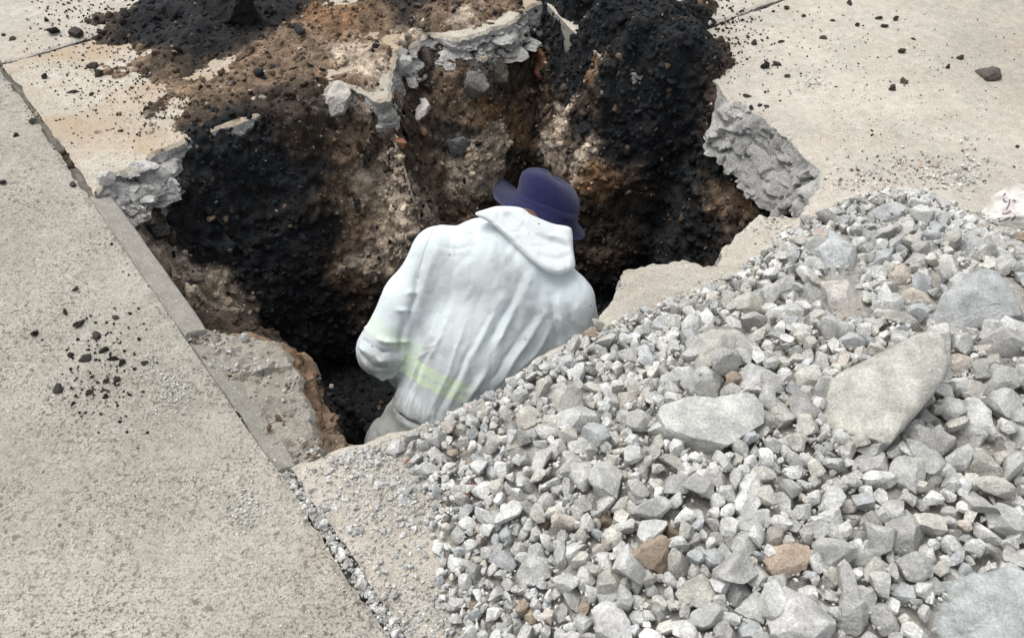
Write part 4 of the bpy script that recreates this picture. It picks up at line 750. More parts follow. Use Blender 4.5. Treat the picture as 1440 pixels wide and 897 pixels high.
# grains of aggregate standing out of the slab surfaces
ag = np.column_stack([r2.uniform(-2.6, 2.2, 90000), r2.uniform(0.45, 4.2, 90000)]); ag = ag[in_view(ag, 0, 10)]
sJ = (ag - J1) @ jr; dep_ = proj(np.column_stack([ag, 0 * ag[:, 0]]))[2]
pr = np.where(sJ < -.012, .85, np.where(sJ > .03, .22, 0)) * (sdist(ag, HOLE) < -.01) * (sdist(ag, HB) < .02) * np.clip(2.2 / dep_, 0, 1) ** 2 * (.4 + .9 * smooth(-.3, .3, fbm(np.column_stack([ag, 0 * sJ]), 3.5, 3, 120)))
ag = ag[r2.random(len(ag)) < pr]; n = len(ag); rs = np.clip(r2.lognormal(math.log(.0024), .38, n), .0012, .006)
apal = np.array([(.40, .38, .33), (.46, .44, .39), (.36, .34, .29), (.27, .25, .215), (.20, .185, .16), (.55, .53, .48), (.42, .345, .27)]); ac = apal[r2.choice(7, n, p=[.27, .2, .2, .14, .09, .06, .04])] * np.where(((ag - J1) @ jr) > 0, 1.15, 1.0)[:, None]
o = link('aggregate', gravel_mesh('aggregate', np.column_stack([ag, -rs * .15]), rs, ac, SH0, ICO[1][1], M_GRAVEL, 21, False, .6), pave); tag(o, kind='stuff')
# red brick chips
for poly, lab in (([(656, 692), (658, 680), (666, 679), (669, 686), (664, 697), (657, 697)], 'orange red brick chip at the left fringe of the heap'), ([(566, 652), (569, 645), (577, 646), (577, 654)], 'tiny red brick chip on the dusty slab by the hole')):
    o, *_ = outline_stone('brick_fragment', poly, heap_bvh, (0.50, 0.19, 0.11), 4, lift=.6); tag(o, lab, 'brick chip')

# ------------------------------------------------------------------ lumps in the pit and clods on the slabs
PR = [('rock', (.16, .15, .14), [(652, 112), (660, 102), (680, 103), (688, 120), (680, 134), (664, 137), (654, 128)], 'grey rounded stone on the far bank of the hole'),
      ('rock', (.10, .085, .07), [(688, 98), (702, 84), (714, 92), (714, 118), (702, 128), (690, 120)], 'dark upright stone next to the grey one on the far bank'),
      ('rock', (.62, .58, .53), [(582, 150), (588, 138), (600, 138), (605, 150), (598, 164), (586, 172)], 'oval white pebble stuck in brown soil behind the worker'),
      ('brick_fragment', (.22, .11, .065), [(746, 80), (756, 66), (774, 72), (776, 92), (764, 112), (752, 106)], 'rusty brown lump under the far slab corner'),
      ('rock', (.07, .055, .045), [(584, 74), (600, 58), (612, 74), (610, 94), (590, 98)], 'dark brown clod below the white broken slab face'),
      ('rock', (.075, .07, .065), [(696, 62), (712, 56), (722, 66), (720, 82), (704, 86)], 'dark clod high on the far bank under the slab'),
      ('rock', (.12, .12, .115), [(628, 196), (640, 184), (660, 190), (664, 206), (648, 220), (632, 214)], 'flat dark grey stone in the middle of the far bank'),
      ('rock', (.50, .47, .42), [(462, 124), (472, 112), (488, 116), (494, 136), (484, 158), (466, 164), (456, 150)], 'white broken concrete lump on the left bank of the hole'),
      ('rock', (.42, .38, .33), [(765, 200), (774, 194), (784, 202), (780, 212), (768, 210)], 'small pale stone in tan soil above the hat'),
      ('rock', (.44, .39, .32), [(806, 214), (814, 210), (820, 218), (814, 226), (806, 222)], 'small cream stone in tan soil right of the hat'),
      ('rock', (.24, .12, .07), [(553, 196), (564, 190), (572, 200), (566, 210), (556, 208)], 'small rusty stone on the bank left of the pebble'),
      ('rock', (.02, .022, .024), [(812, 178), (824, 168), (836, 176), (834, 190), (818, 194)], 'black clod on the tan bank at the right'),
      ('rock', (.40, .33, .25), [(256, 408), (262, 398), (276, 400), (280, 410), (274, 420), (260, 420)], 'rounded tan stone beside the sawn slab face'),
      ('rock', (.34, .29, .23), [(262, 386), (276, 380), (288, 386), (286, 396), (268, 396)], 'flat tan stone above the rounded tan stone'),
      ('rock', (.025, .023, .022), [(200, 322), (216, 312), (236, 316), (240, 330), (222, 336), (206, 332)], 'black clod lying beside the sawn slab face'),
      ('rock', (.02, .02, .02), [(232, 304), (242, 298), (254, 302), (250, 314), (236, 314)], 'black clod left of the black bank'),
      ('rock', (.55, .53, .50), [(132, 250), (146, 240), (162, 244), (160, 258), (142, 262)], 'broken concrete piece at the corner of the upper left slab'),
      ('rock', (.56, .545, .52), [(160, 238), (190, 228), (216, 224), (222, 236), (196, 246), (168, 250)], 'long broken concrete piece on the upper left hole edge'),
      ('rock', (.54, .52, .49), [(176, 268), (196, 258), (214, 264), (216, 284), (192, 292), (178, 284)], 'white concrete lump under the upper left hole edge'),
      ('rock', (.55, .53, .50), [(226, 252), (240, 246), (252, 256), (246, 272), (230, 270)], 'white concrete lump beside the black bank'),
      ('rock', (.50, .49, .46), [(566, 66), (578, 64), (580, 84), (572, 112), (562, 118), (560, 90)], 'white vertical concrete shard on the far hole edge'),
      ('clod', (.008, .008, .009), [(290, 10), (296, -10), (330, -18), (356, -6), (360, 18), (348, 34), (320, 36), (300, 26)], 'large black clod at the top edge of the photo')]
full_bvh_V = [PV, s1[0], s2[0]]; off = 0; allV = []; allF = []
for V_, F_ in ((PV, PF), s1[:2], s2[:2]):
    allV.append(V_); allF += [tuple(int(x) + off for x in f) for f in F_]; off += len(V_)
allV.append(np.array([(-9, -2, -0.0005), (9, -2, -0.0005), (9, 9, -0.0005), (-9, 9, -0.0005)]))
soil_bvh = BVHTree.FromPolygons([tuple(v) for v in np.vstack(allV[:-1])], allF)
for i, (nm, c, poly, lab) in enumerate(PR):
    o, *_ = outline_stone('soil_clod' if nm == 'clod' else nm, poly, soil_bvh, c, 300 + i, lift=.35, mat=M_CLOD if max(c) < .3 else M_STONE, rough=.22 if nm == 'clod' else .13, planes=3 if nm == 'clod' else 7, tilt=.1)
    tag(o, lab, 'clod' if nm == 'clod' else ('brick chip' if nm == 'brick_fragment' else 'stone'))
CL = [  # px, py, width px, height/width, colour, where
    (1075, 96, 15, .9, .025, 'right'), (1092, 92, 14, .5, .03, 'right'), (1268, 74, 14, .8, .04, 'right'), (1390, 107, 36, .5, .10, 'brown'), (1254, 126, 16, .7, .06, 'right'), (1270, 116, 15, .7, .06, 'right'), (1194, 5, 15, .8, .03, 'right'), (1236, 27, 10, .7, .03, 'right'), (1206, 37, 9, .7, .03, 'right'),
    (1258, 28, 11, .8, .03, 'right'), (1243, 38, 12, .5, .03, 'right'), (1158, 54, 12, .6, .05, 'right'), (1332, 96, 10, .9, .05, 'right'), (1350, 82, 14, .5, .05, 'right'), (1284, 56, 7, .8, .04, 'right'), (1050, 136, 12, .4, .03, 'right'), (1057, 152, 8, .7, .03, 'right'), (1078, 150, 9, .6, .03, 'right'), (1107, 108, 12, .5, .05, 'right'),
    (1384, 256, 7, .8, .03, 'right'), (1430, 207, 10, .5, .06, 'right'), (1060, 62, 12, .8, .03, 'right'), (1098, 60, 10, .8, .05, 'right'), (1106, 13, 10, .8, .04, 'right'), (1130, 24, 8, .6, .04, 'right'),
    (78, 46, 24, .7, .03, 'upper'), (108, 50, 28, .6, .04, 'upper'), (132, 94, 16, .7, .045, 'upper'), (140, 106, 20, .6, .045, 'upper'), (64, 110, 10, 1.2, .04, 'upper'), (103, 130, 14, .5, .07, 'upper'), (46, 172, 14, .5, .04, 'upper'), (23, 192, 8, .8, .02, 'upper'), (5, 257, 13, .7, .02, 'upper'), (103, 261, 14, .5, .05, 'upper'), (5, 50, 7, .8, .03, 'upper'), (66, 30, 9, .8, .04, 'upper'), (125, 32, 14, .6, .05, 'upper'),
    (92, 439, 12, .8, .03, 'left'), (112, 457, 16, .6, .04, 'left'), (50, 470, 11, .9, .02, 'left'), (106, 407, 9, .7, .04, 'left'), (163, 447, 11, .4, .05, 'left'), (122, 504, 17, .6, .03, 'left'), (100, 500, 13, .5, .04, 'left'), (82, 547, 18, .6, .04, 'left'), (160, 505, 14, .9, .02, 'left'), (147, 493, 12, .7, .02, 'left'), (172, 512, 12, .8, .02, 'left'), (204, 512, 11, .5, .03, 'left'), (136, 473, 16, .5, .05, 'left'),
    (165, 534, 11, .7, .02, 'left'), (150, 558, 11, .7, .02, 'left'), (126, 552, 10, .6, .03, 'left'), (182, 555, 8, .9, .02, 'left'), (150, 536, 10, .6, .02, 'left')]
LB = {'right': 'black soil crumb right of the hole', 'brown': 'flat brown clod alone on the pale slab at the right', 'upper': 'dark soil clod on the upper left slab', 'left': 'black soil crumb on the worn left slab'}
for i, (a, b, wd, asp, c, k) in enumerate(CL):
    p = P(a, b); rr = wd * (.41 if k == 'right' else .46) * ((p - CAMP) @ E_F) / FPX
    o = link('soil_clod', CLODM[(i * 7 + 3) % 8], None, (p[0], p[1], rr * asp * .4)); o.rotation_euler = (0, 0, r2.uniform(0, 6.28)); o.scale = (rr, rr * r2.uniform(.7, 1), rr * asp)
    o.color = (c * 1.0, c * .88, c * .76, 1); lab = LB[k]
    if wd >= 14 and k in ('right', 'left', 'upper'): lab = lab.replace('crumb', 'clod').replace('soil clod', 'larger soil clod')
    if k == 'left': lab += ', ' + ('top of the crumb patch' if b < 460 else 'left side of the patch' if a < 105 else 'bottom of the patch' if b > 530 else 'right side of the patch' if a > 168 else 'middle of the patch')
    if k == 'right': lab += ', ' + ('next to the black heap' if a < 1112 else 'beside the joint' if a < 1215 else 'far from the hole')
    if k == 'upper': lab += ', ' + ('above the cross joint' if b < 60 else 'right of the long joint' if a > 55 and b < 140 else 'along the long joint')
    tag(o, lab, 'clod', None if k == 'brown' else 'soil clods scattered on the slabs')

# crumbs on soil, grit and black crumbs on slabs
def sample_on(V, F, C, n, r, cond=None):
    tri = np.vstack([F[:, [0, 1, 2]], F[:, [0, 2, 3]]]); a, b, c = V[tri[:, 0]], V[tri[:, 1]], V[tri[:, 2]]
    cr = np.cross(b - a, c - a); ar = np.linalg.norm(cr, axis=1)
    px, py, zc = proj(a); ok = (px > -40) & (px < 1480) & (py > -40) & (py < 700) & (a[:, 2] > FLOOR - .1) & (np.einsum('ij,ij->i', cr, CAMP - a) > 0)
    ar = ar * ok; k = r.choice(len(tri), n, p=ar / ar.sum()); u = r.random((n, 2)); fl = u.sum(1) > 1; u[fl] = 1 - u[fl]
    return a[k] + (b - a)[k] * u[:, :1] + (c - a)[k] * u[:, 1:], C[tri[k, 0]]
CPz, CCz, CRz = [], [], []
for (V_, F_, C_), n in (((PV, PF, PC), 15000), (s1, 4500), (s2, 3500)):
    p, c = sample_on(V_, F_, C_, n, r2); rs = np.clip(r2.lognormal(math.log(.0062), .5, n), .0025, .022)
    lum = c.mean(1); v = r2.uniform(.5, 1.5, (n, 1)); c = c * v
    k = (r2.random(n) < .10) & (lum > .03); c[k] = np.array((.45, .38, .30)) * r2.uniform(.6, 1.2, (k.sum(), 1)); rs[k] *= .7
    k = (r2.random(n) < .09) & (lum > .03); c[k] = np.array(BLACK) * r2.uniform(.8, 2.2, (k.sum(), 1)); k = (r2.random(n) < .05) & (lum < .03); c[k] = np.array(BRN) * r2.uniform(.3, .9, (k.sum(), 1))
    k = (r2.random(n) < .012); c[k] = np.array((.5, .48, .44)); rs[k] *= .6
    CPz.append(p); CCz.append(c); CRz.append(rs)
CPz, CCz, CRz = np.vstack(CPz), np.vstack(CCz), np.concatenate(CRz)
bigm = CRz > .0075
o = link('soil_crumbs', gravel_mesh('soil_crumbs', CPz[bigm], CRz[bigm], CCz[bigm], SH1, ICO[2][1], M_SOIL, 12, True)); tag(o, 'lumps of black and brown soil covering the banks', 'soil', kind='stuff')
o = link('soil_crumbs', gravel_mesh('soil_crumbs', CPz[~bigm], CRz[~bigm], CCz[~bigm], SH0, ICO[1][1], M_SOIL, 13)); tag(o, 'fine crumbs of black and brown soil over the banks', 'soil', kind='stuff')
# rubble on the broken ledge
LP_ = np.array([xy(*p) for p in LEDGE]); q = np.column_stack([r2.uniform(LP_[:, 0].min(), LP_[:, 0].max(), 5200), r2.uniform(LP_[:, 1].min(), LP_[:, 1].max(), 5200)]); dl = sdist(q, LP_)
k = (dl > .012) & (r2.random(5200) < .15 + .6 * smooth(-.1, .35, fbm(np.column_stack([q, 0 * dl]), 8, 3, 140))); q = q[k]; n = len(q); rs = np.clip(r2.lognormal(math.log(.0036), .55, n), .0014, .013)
lc = np.array([BEI, GREY, TAN, BEI, WHITE, BRN])[r2.integers(0, 6, n)] * r2.uniform(.7, 1.0, (n, 1))
o = link('ledge_grit', gravel_mesh('ledge_grit', np.column_stack([q, ledge_z(q) + rs * .2]), rs, lc, SH0, ICO[1][1], M_GRAVEL, 33)); tag(o, 'beige grit and chips lying on the broken ledge', 'grit', kind='stuff')
# small scatter on slabs
sp, sr, sc_ = [], [], []
def scat(px, py, sx, sy, n, r0, r1, cols, ang=0):
    for _ in range(n):
        a, b = r2.normal(0, sx), r2.normal(0, sy); q = xy(px + a * math.cos(ang) - b * math.sin(ang), py + a * math.sin(ang) + b * math.cos(ang))
        if not (-3 < q[0] < 3 and 0.4 < q[1] < 5) or sdist(q[None], HOLE)[0] > -.012: continue
        rr = r2.uniform(r0, r1); sp.append((*q, rr * .4)); sr.append(rr); sc_.append(np.array(cols[r2.integers(0, len(cols))]) * r2.uniform(.8, 1.2))
dk = [BLACK, BLACK, DBR]
scat(140, 500, 38, 45, 110, .0015, .0055, dk); scat(150, 540, 30, 30, 50, .002, .005, dk)
for a in range(12): scat(60 + r2.uniform(0, 200), 20 + r2.uniform(0, 200), 30, 25, 30, .001, .0045, [BLACK, DBR, DBR, BRN])
scat(170, 80, 45, 50, 380, .001, .006, [BLACK, DBR, DBR, BRN]); scat(120, 20, 40, 20, 200, .001, .007, [DBR, BRN, BLACK]); scat(260, 140, 60, 25, 420, .001, .007, [DBR, BRN, TAN])
scat(1060, 90, 30, 40, 120, .0015, .005, [BLACK, DBR, BLACK]); scat(1150, 60, 90, 40, 150, .0012, .0045, [BLACK, DBR, BRN]); scat(1300, 90, 100, 60, 150, .0015, .004, [DBR, BRN, DGR]); scat(1030, 40, 22, 25, 150, .002, .008, [BLACK, DBR])
scat(1250, 170, 120, 60, 200, .0012, .003, [DBR, DGR])
lt = [WHITE, GREY, BEI, WHITE]
scat(215, 515, 8, 12, 50, .0015, .004, lt); scat(240, 550, 14, 18, 160, .0015, .0045, lt, .9); scat(345, 715, 12, 20, 110, .0015, .005, lt); scat(290, 650, 40, 40, 120, .001, .003, lt); scat(330, 800, 90, 60, 120, .001, .003, lt)
scat(1145, 115, 14, 8, 60, .002, .006, lt); scat(1365, 235, 12, 18, 46, .004, .011, lt); scat(1340, 250, 25, 6, 40, .003, .009, lt); scat(1240, 250, 70, 14, 260, .002, .007, lt + [TAN, BRN]); scat(1290, 235, 25, 12, 70, .002, .006, [ORG, TAN, BEI])
scat(1180, 170, 10, 8, 30, .001, .003, lt); scat(1000, 420, 60, 14, 120, .0015, .005, lt); scat(1090, 320, 20, 18, 120, .002, .006, lt); scat(560, 680, 50, 30, 300, .0012, .004, lt); scat(500, 760, 30, 50, 120, .001, .003, lt)
o = link('loose_grit', gravel_mesh('loose_grit', np.array(sp), np.array(sr), np.array(sc_), SH0, ICO[1][1], M_GRAVEL, 15)); tag(o, 'loose grit and crumbs strewn over the slabs', 'grit', kind='stuff')

# ------------------------------------------------------------------ the worker
def surface_nets(D, org, h):
    s = D < 0; nx, ny, nz = D.shape
    cnt = np.zeros((nx - 1, ny - 1, nz - 1), np.float32); acc = np.zeros((nx - 1, ny - 1, nz - 1, 3), np.float32)
    cs = [(a, b, c) for a in (0, 1) for b in (0, 1) for c in (0, 1)]
    sl = lambda o: (slice(o[0], nx - 1 + o[0]), slice(o[1], ny - 1 + o[1]), slice(o[2], nz - 1 + o[2]))
    for o in cs:
        for ax in range(3):
            if o[ax]: continue
            p = list(o); p[ax] = 1
            d0, d1 = D[sl(o)], D[sl(p)]; m = s[sl(o)] != s[sl(p)]
            t = np.where(m, d0 / np.where(m, d0 - d1, 1), 0)
            for k in range(3): acc[..., k] += np.where(m, (t if k == ax else o[k]), 0)
            cnt += m
    act = cnt > 0; ind = np.full(act.shape, -1, np.int64); ind[act] = np.arange(act.sum())
    ii = np.argwhere(act); V = (ii + acc[act] / cnt[act][:, None]) * h + org
    Fs = []
    for ax in range(3):
        b, c = (ax + 1) % 3, (ax + 2) % 3
        s0 = np.take(s, np.arange(D.shape[ax] - 1), ax); s1_ = np.take(s, np.arange(1, D.shape[ax]), ax)
        e = np.argwhere(s0 != s1_); e = e[(e[:, b] > 0) & (e[:, c] > 0) & (e[:, b] < D.shape[b] - 1) & (e[:, c] < D.shape[c] - 1)]
        q = []
        for db, dc in ((1, 1), (0, 1), (0, 0), (1, 0)):
            t = e.copy(); t[:, b] -= db; t[:, c] -= dc; q.append(ind[t[:, 0], t[:, 1], t[:, 2]])
        q = np.stack(q, 1); fl = s[e[:, 0], e[:, 1], e[:, 2]]; q[~fl] = q[~fl][:, ::-1]; Fs.append(q)
    F = np.concatenate(Fs); F = F[(F >= 0).all(1)]
    return V, F
class SDF:
    def __init__(s, lo, hi, h):
        s.lo = np.array(lo, float); s.h = h; s.n = np.ceil((np.array(hi) - lo) / h).astype(int); s.D = np.full(s.n, 1.0, np.float32)
    def cap(s, a, b, ra, rb, k=0.03, flat=None, fs=1.0):
        a, b = np.array(a, float), np.array(b, float); m = max(ra, rb) + k + 3 * s.h
        i0 = np.clip(((np.minimum(a, b) - m - s.lo) / s.h).astype(int), 0, s.n - 1); i1 = np.clip(((np.maximum(a, b) + m - s.lo) / s.h).astype(int) + 1, 1, s.n)
        g = np.stack(np.meshgrid(*[np.arange(i0[q], i1[q]) for q in range(3)], indexing='ij'), -1) * s.h + s.lo
        ab = b - a; q = g - a; t = np.clip((q @ ab) / (ab @ ab + 1e-12), 0, 1); v = q - t[..., None] * ab
        if flat is not None:
            f = np.array(flat, float); f /= np.linalg.norm(f); v = v + (v @ f)[..., None] * f * (1 / fs - 1)
        d = np.linalg.norm(v, axis=-1) - (ra + (rb - ra) * t)
        if flat is not None: d = d * min(1, fs) ** .5
        S = (slice(i0[0], i1[0]), slice(i0[1], i1[1]), slice(i0[2], i1[2])); D0 = s.D[S]
        hh_ = np.clip(.5 + .5 * (D0 - d) / k, 0, 1); s.D[S] = D0 * (1 - hh_) + d * hh_ - k * hh_ * (1 - hh_)
    def mesh(s): return surface_nets(s.D, s.lo, s.h)
DP = 2.36
SL, SR = W(618, 356, DP - .03), W(793, 424, DP - .03); NB = W(737, 322, DP - .02)
UB, MB_, WS, PE = W(708, 388, DP + .0), W(662, 490, DP + .02), W(610, 590, DP + .05), W(612, 662, DP + .10)
HD = W(764, 302, DP + .06)
EL, WL = W(540, 492, DP + .01), W(600, 545, DP + .24)
HL_ = W(618, 568, DP + .31)
ER, WR = W(812, 512, DP + .10), W(720, 555, DP + .32)
HR_ = W(694, 570, DP + .38)
acx = (SR - SL) / np.linalg.norm(SR - SL)
spn = NB - PE; spn /= np.linalg.norm(spn)
bk = np.cross(acx, spn); bk /= np.linalg.norm(bk)
if bk @ (CAMP - MB_) < 0: bk = -bk                # out of the back, to the camera
HipL, HipR = PE - np.array((.100, 0, 0)) + E_U * .065, PE + np.array((.10, 0, -.02))
fwd = np.array([0.25, 1.0, 0]); fwd /= np.linalg.norm(fwd); lat = np.array([1.0, -.25, 0]) / 1.03
KL, KR = HipL + fwd * .34 - lat * .03 + np.array((0, 0, -.09)), HipR + fwd * .34 + lat * .06 + np.array((0, 0, -.07))
AL, AR = np.array([*(HipL + fwd * .08 - lat * .06)[:2], FLOOR + .09]), np.array([*(HipR + fwd * .10 + lat * .03)[:2], FLOOR + .09])
TL, TR = AL + fwd * .17 - np.array((0, 0, .055)), AR + fwd * .17 - np.array((0, 0, .055))
lo = np.minimum.reduce([SL, SR, PE, AL, AR, HL_, TL, KL, HD]) - .25; hi = np.maximum.reduce([SL, SR, PE, AL, AR, HL_, HR_, KR, HD, TR]) + .25
# --- the body: one continuous figure with head, hands and legs
S = SDF(lo, hi, .0078)
for a, b, ra, rb in ((PE, WS, .105, .10), (WS, MB_, .10, .115), (MB_, UB, .115, .12)): S.cap(a, b, ra, rb, .05, bk, .72)
S.cap(SL * .85 + SR * .15, SR * .85 + SL * .15, .062, .062, .05)
S.cap(UB, NB, .085, .06, .05); S.cap(NB, HD, .052, .05, .03)
hu = (HD - NB) / np.linalg.norm(HD - NB); face = -bk * .75 + np.array((0, 0, -.65)); face = face - hu * (face @ hu); face /= np.linalg.norm(face)
hs_ = np.cross(hu, face)
S.cap(HD - hu * .01, HD + hu * .022 - face * .006, .074, .076, .02); S.cap(HD + face * .03 - hu * .04, HD + face * .045 - hu * .055, .052, .045, .03)
S.cap(HD + face * .082 + hu * .01, HD + face * .10 - hu * .02, .009, .014, .012); S.cap(HD + face * .082 - hu * .052 - hs_ * .018, HD + face * .082 - hu * .052 + hs_ * .018, .008, .008, .006)
for sg in (-1, 1):
    S.cap(HD + hs_ * sg * .078 + hu * .012, HD + hs_ * sg * .083 - hu * .028, .014, .011, .008)
    S.cap(HD + hs_ * sg * .03 + face * .076 + hu * .016, HD + hs_ * sg * .034 + face * .075 + hu * .016, .011, .010, .006)
for sh, el, wr, hd in ((SL, EL, WL, HL_), (SR, ER, WR, HR_)):
    S.cap(sh, el, .052, .042, .03); S.cap(el, wr, .042, .028, .02)
    d = (hd - wr) / np.linalg.norm(hd - wr); pn = np.cross(d, np.array((0, 0, 1.))); pn /= np.linalg.norm(pn); dn = np.cross(pn, d)
    if dn[2] > 0: dn = -dn
    S.cap(wr, wr + d * .075, .030, .036, .015, dn, .55)
    sgn = 1 if sh is SL else -1
    for q, (o_, ln) in enumerate(((-.030, .065), (-.010, .075), (.010, .070), (.029, .055))):
        b0 = wr + d * .085 + pn * o_; b1 = b0 + d * ln * .5 + dn * ln * .12; b2 = b1 + d * ln * .3 + dn * ln * .35; b3 = b2 + d * ln * .05 + dn * ln * .32
        S.cap(b0 - d * .03, b1, .0098, .0092, .003); S.cap(b1, b2, .0092, .0086, .003); S.cap(b2, b3, .0086, .0078, .003)
    t0 = wr + d * .025 + pn * sgn * .030; t1 = t0 + d * .03 + pn * sgn * .026 + dn * .01; t2 = t1 + d * .03 + dn * .016
    S.cap(t0, t1, .013, .011, .006); S.cap(t1, t2, .011, .009, .003)
for hp, kn, an, to in ((HipL, KL, AL, TL), (HipR, KR, AR, TR)):
    S.cap(hp, kn, .085, .058, .04); S.cap(kn, an, .056, .038, .02); S.cap(an, to, .036, .03, .02)
BV, BF = S.mesh()
m, nt_, bs = new_mat('skin'); bs.inputs['Base Color'].default_value = (.12, .06, .035, 1); bs.inputs['Roughness'].default_value = .55
nz_ = N(nt_, 'ShaderNodeTexNoise', Scale=40.0); nt_.links.new(mix(nt_, nz_.outputs[0], (.10, .05, .03), (.15, .08, .05)), bs.inputs['Base Color']); M_SKIN = m
person = link('person', make_mesh('person', BV, BF, True, None, [M_SKIN]))
tag(person, 'person in white coverall and navy bucket hat crouching in the hole, back to camera', 'person')

# --- the coverall
S = SDF(lo, hi, .005)
S.cap(PE, WS, .125, .105, .03, bk, .8); S.cap(WS + spn * .03, MB_, .138, .165, .03, bk, .74); S.cap(MB_, UB, .170, .165, .06, bk, .72)
S.cap(UB - acx * .06, UB + acx * .06, .13, .13, .06, bk, .8)
S.cap(SL, SR, .074, .074, .06); S.cap(NB - spn * .04, NB - spn * .02, .075, .06, .05)
ELm = SL * .5 + EL * .5 - acx * .005
S.cap(SL, ELm, .074, .078, .035); S.cap(ELm, EL, .078, .076, .03); S.cap(EL, EL * .45 + WL * .55, .074, .06, .03); S.cap(EL * .45 + WL * .55, WL, .06, .045, .02)
ERm = SR * .5 + ER * .5
S.cap(SR, ERm, .078, .080, .05); S.cap(MB_ + acx * .05, ERm, .12, .07, .06, bk, .8); S.cap(UB + acx * .04, SR * .6 + MB_ * .4, .13, .09, .06, bk, .8); S.cap(UB - acx * .05, SL * .7 + MB_ * .3, .12, .075, .06, bk, .8); S.cap(ERm, ER, .074, .07, .03); S.cap(ER, WR, .068, .045, .02)
for hp, kn, an in ((HipL, KL, AL), (HipR, KR, AR)):
    S.cap(hp, kn, .112, .082, .04); S.cap(kn, an + np.array((0, 0, .06)), .08, .062, .03)
S.cap(HipL, HipR, .112, .115, .04)
CV, CF = S.mesh()
def laplace(V, F, n):
    nv = len(V); e = np.vstack([F[:, [0, 1]], F[:, [1, 2]], F[:, [2, 3]], F[:, [3, 0]]])
    for _ in range(n):
        acc = np.zeros_like(V); cnt = np.zeros(nv)
        for q in (0, 1):
            np.add.at(acc, e[:, q], V[e[:, 1 - q]]); np.add.at(cnt, e[:, q], 1)
        V = V * .4 + .6 * acc / cnt[:, None]
    return V
CV = laplace(CV, CF, 3)
cov_bvh = bvh_of(CV, CF)
FOLDS = [  # polyline px, width m, height m (negative = crease)
    ([(606, 326), (592, 360), (584, 400)], .008, -.008), ([(588, 392), (576, 440), (562, 492), (550, 540)], .012, -.016), ([(618, 335), (604, 372), (596, 404)], .012, .006),
    ([(514, 462), (542, 478), (574, 478)], .007, .009), ([(512, 476), (540, 494), (570, 492)], .006, -.008), ([(508, 488), (536, 506), (566, 505)], .008, .010), ([(510, 500), (535, 518), (562, 516)], .006, -.008), ([(516, 512), (540, 530), (556, 528)], .008, .008), ([(530, 420), (556, 436), (580, 438)], .008, .005), ([(545, 396), (570, 412), (586, 410)], .008, .005),
    ([(745, 395), (715, 455), (672, 540), (655, 566)], .010, .012), ([(730, 400), (700, 460), (658, 545)], .009, -.010), ([(705, 420), (672, 490), (628, 575)], .011, .009), ([(690, 440), (655, 505), (612, 585)], .008, -.007), ([(765, 440), (735, 490), (700, 540)], .010, .012), ([(752, 445), (722, 490), (690, 535)], .008, -.010), ([(780, 450), (755, 495), (730, 520)], .010, .008),
    ([(775, 415), (776, 450), (786, 480)], .008, -.012), ([(785, 418), (790, 450), (800, 474)], .009, .010), ([(800, 430), (804, 452), (812, 470)], .007, -.009), ([(812, 430), (816, 452), (820, 466)], .008, .007),
    ([(640, 420), (620, 470), (590, 540), (572, 590)], .009, .006), ([(620, 440), (598, 500), (565, 575)], .008, -.005), ([(600, 470), (584, 520), (560, 570)], .007, .006), ([(655, 450), (640, 500), (600, 590)], .007, .005),
    ([(604, 490), (596, 498), (584, 505)], .006, .005), ([(625, 470), (610, 484), (596, 490)], .006, .004), ([(700, 330), (690, 370), (680, 420)], .02, .004), ([(610, 345), (640, 350), (668, 345)], .012, -.004),
    ([(546, 560), (556, 580), (576, 594), (596, 604)], .007, -.014)]
FOLDS = [(p, w_, h_ * (1.9 if p[0][0] < 550 and p[0][1] > 390 else 1)) for p, w_, h_ in FOLDS]
for k in range(11):                                  # gathers at the elastic waist
    a = 548 + k * 5.5; b = 566 + k * 3.6
    FOLDS.append(([(a + 8, b - 26), (a + 2, b + 2)], .0045, .006)); FOLDS.append(([(a - 1, b + 8), (a - 14, b + 44)], .0055, .012))
NV = vnormals(CV, CF)
disp = np.zeros(len(CV))
CVw = CV + .010 * np.stack([fbm(CV, 13, 3, 70), fbm(CV, 13, 3, 71), fbm(CV, 13, 3, 72)], 1)
for pl, wd, hg in FOLDS:
    pts = []
    for a, b in pl:
        h_, *_ = cast(cov_bvh, a, b)
        if h_ is not None: pts.append(h_)
    if len(pts) < 2: continue
    best = np.full(len(CV), 9.0); par = np.zeros(len(CV))
    for q in range(len(pts) - 1):
        a, b = pts[q], pts[q + 1]; ab = b - a; t = np.clip((CVw - a) @ ab / (ab @ ab), 0, 1); dd_ = np.linalg.norm(CVw - a - t[:, None] * ab, axis=1)
        u = dd_ < best; best[u] = dd_[u]; par[u] = (q + t[u]) / (len(pts) - 1)
    disp += 1.15 * hg * np.exp(-(best / (wd * .8)) ** 1.25) * (0.35 + 0.65 * np.sin(np.pi * np.clip(par, .02, .98)))
an_ = CV @ np.column_stack([acx * 1.0, spn * .45, bk])
low = smooth(.34, .10, (CV - WS) @ spn)
cw = CV + .012 * np.stack([fbm(CV, 16, 2, 80), fbm(CV, 16, 2, 81), fbm(CV, 16, 2, 82)], 1)
cq = cw @ np.column_stack([acx * 1.0 + spn * .2, spn * .42, bk])
msk = smooth(-.35, .35, fbm(CV, 5, 2, 83))
disp += .0110 * (np.minimum(crease_noise(cq, 9, 90), .5) - .2) * (.35 + .65 * msk) + .0068 * (np.minimum(crease_noise(cq, 21, 94), .5) - .2) * (.25 + .75 * msk)
an3 = CV @ np.column_stack([acx * .95 + spn * .30, spn * .16 - acx * .05, bk])
an2 = CV @ np.column_stack([acx, spn * .28 + acx * .12, bk])
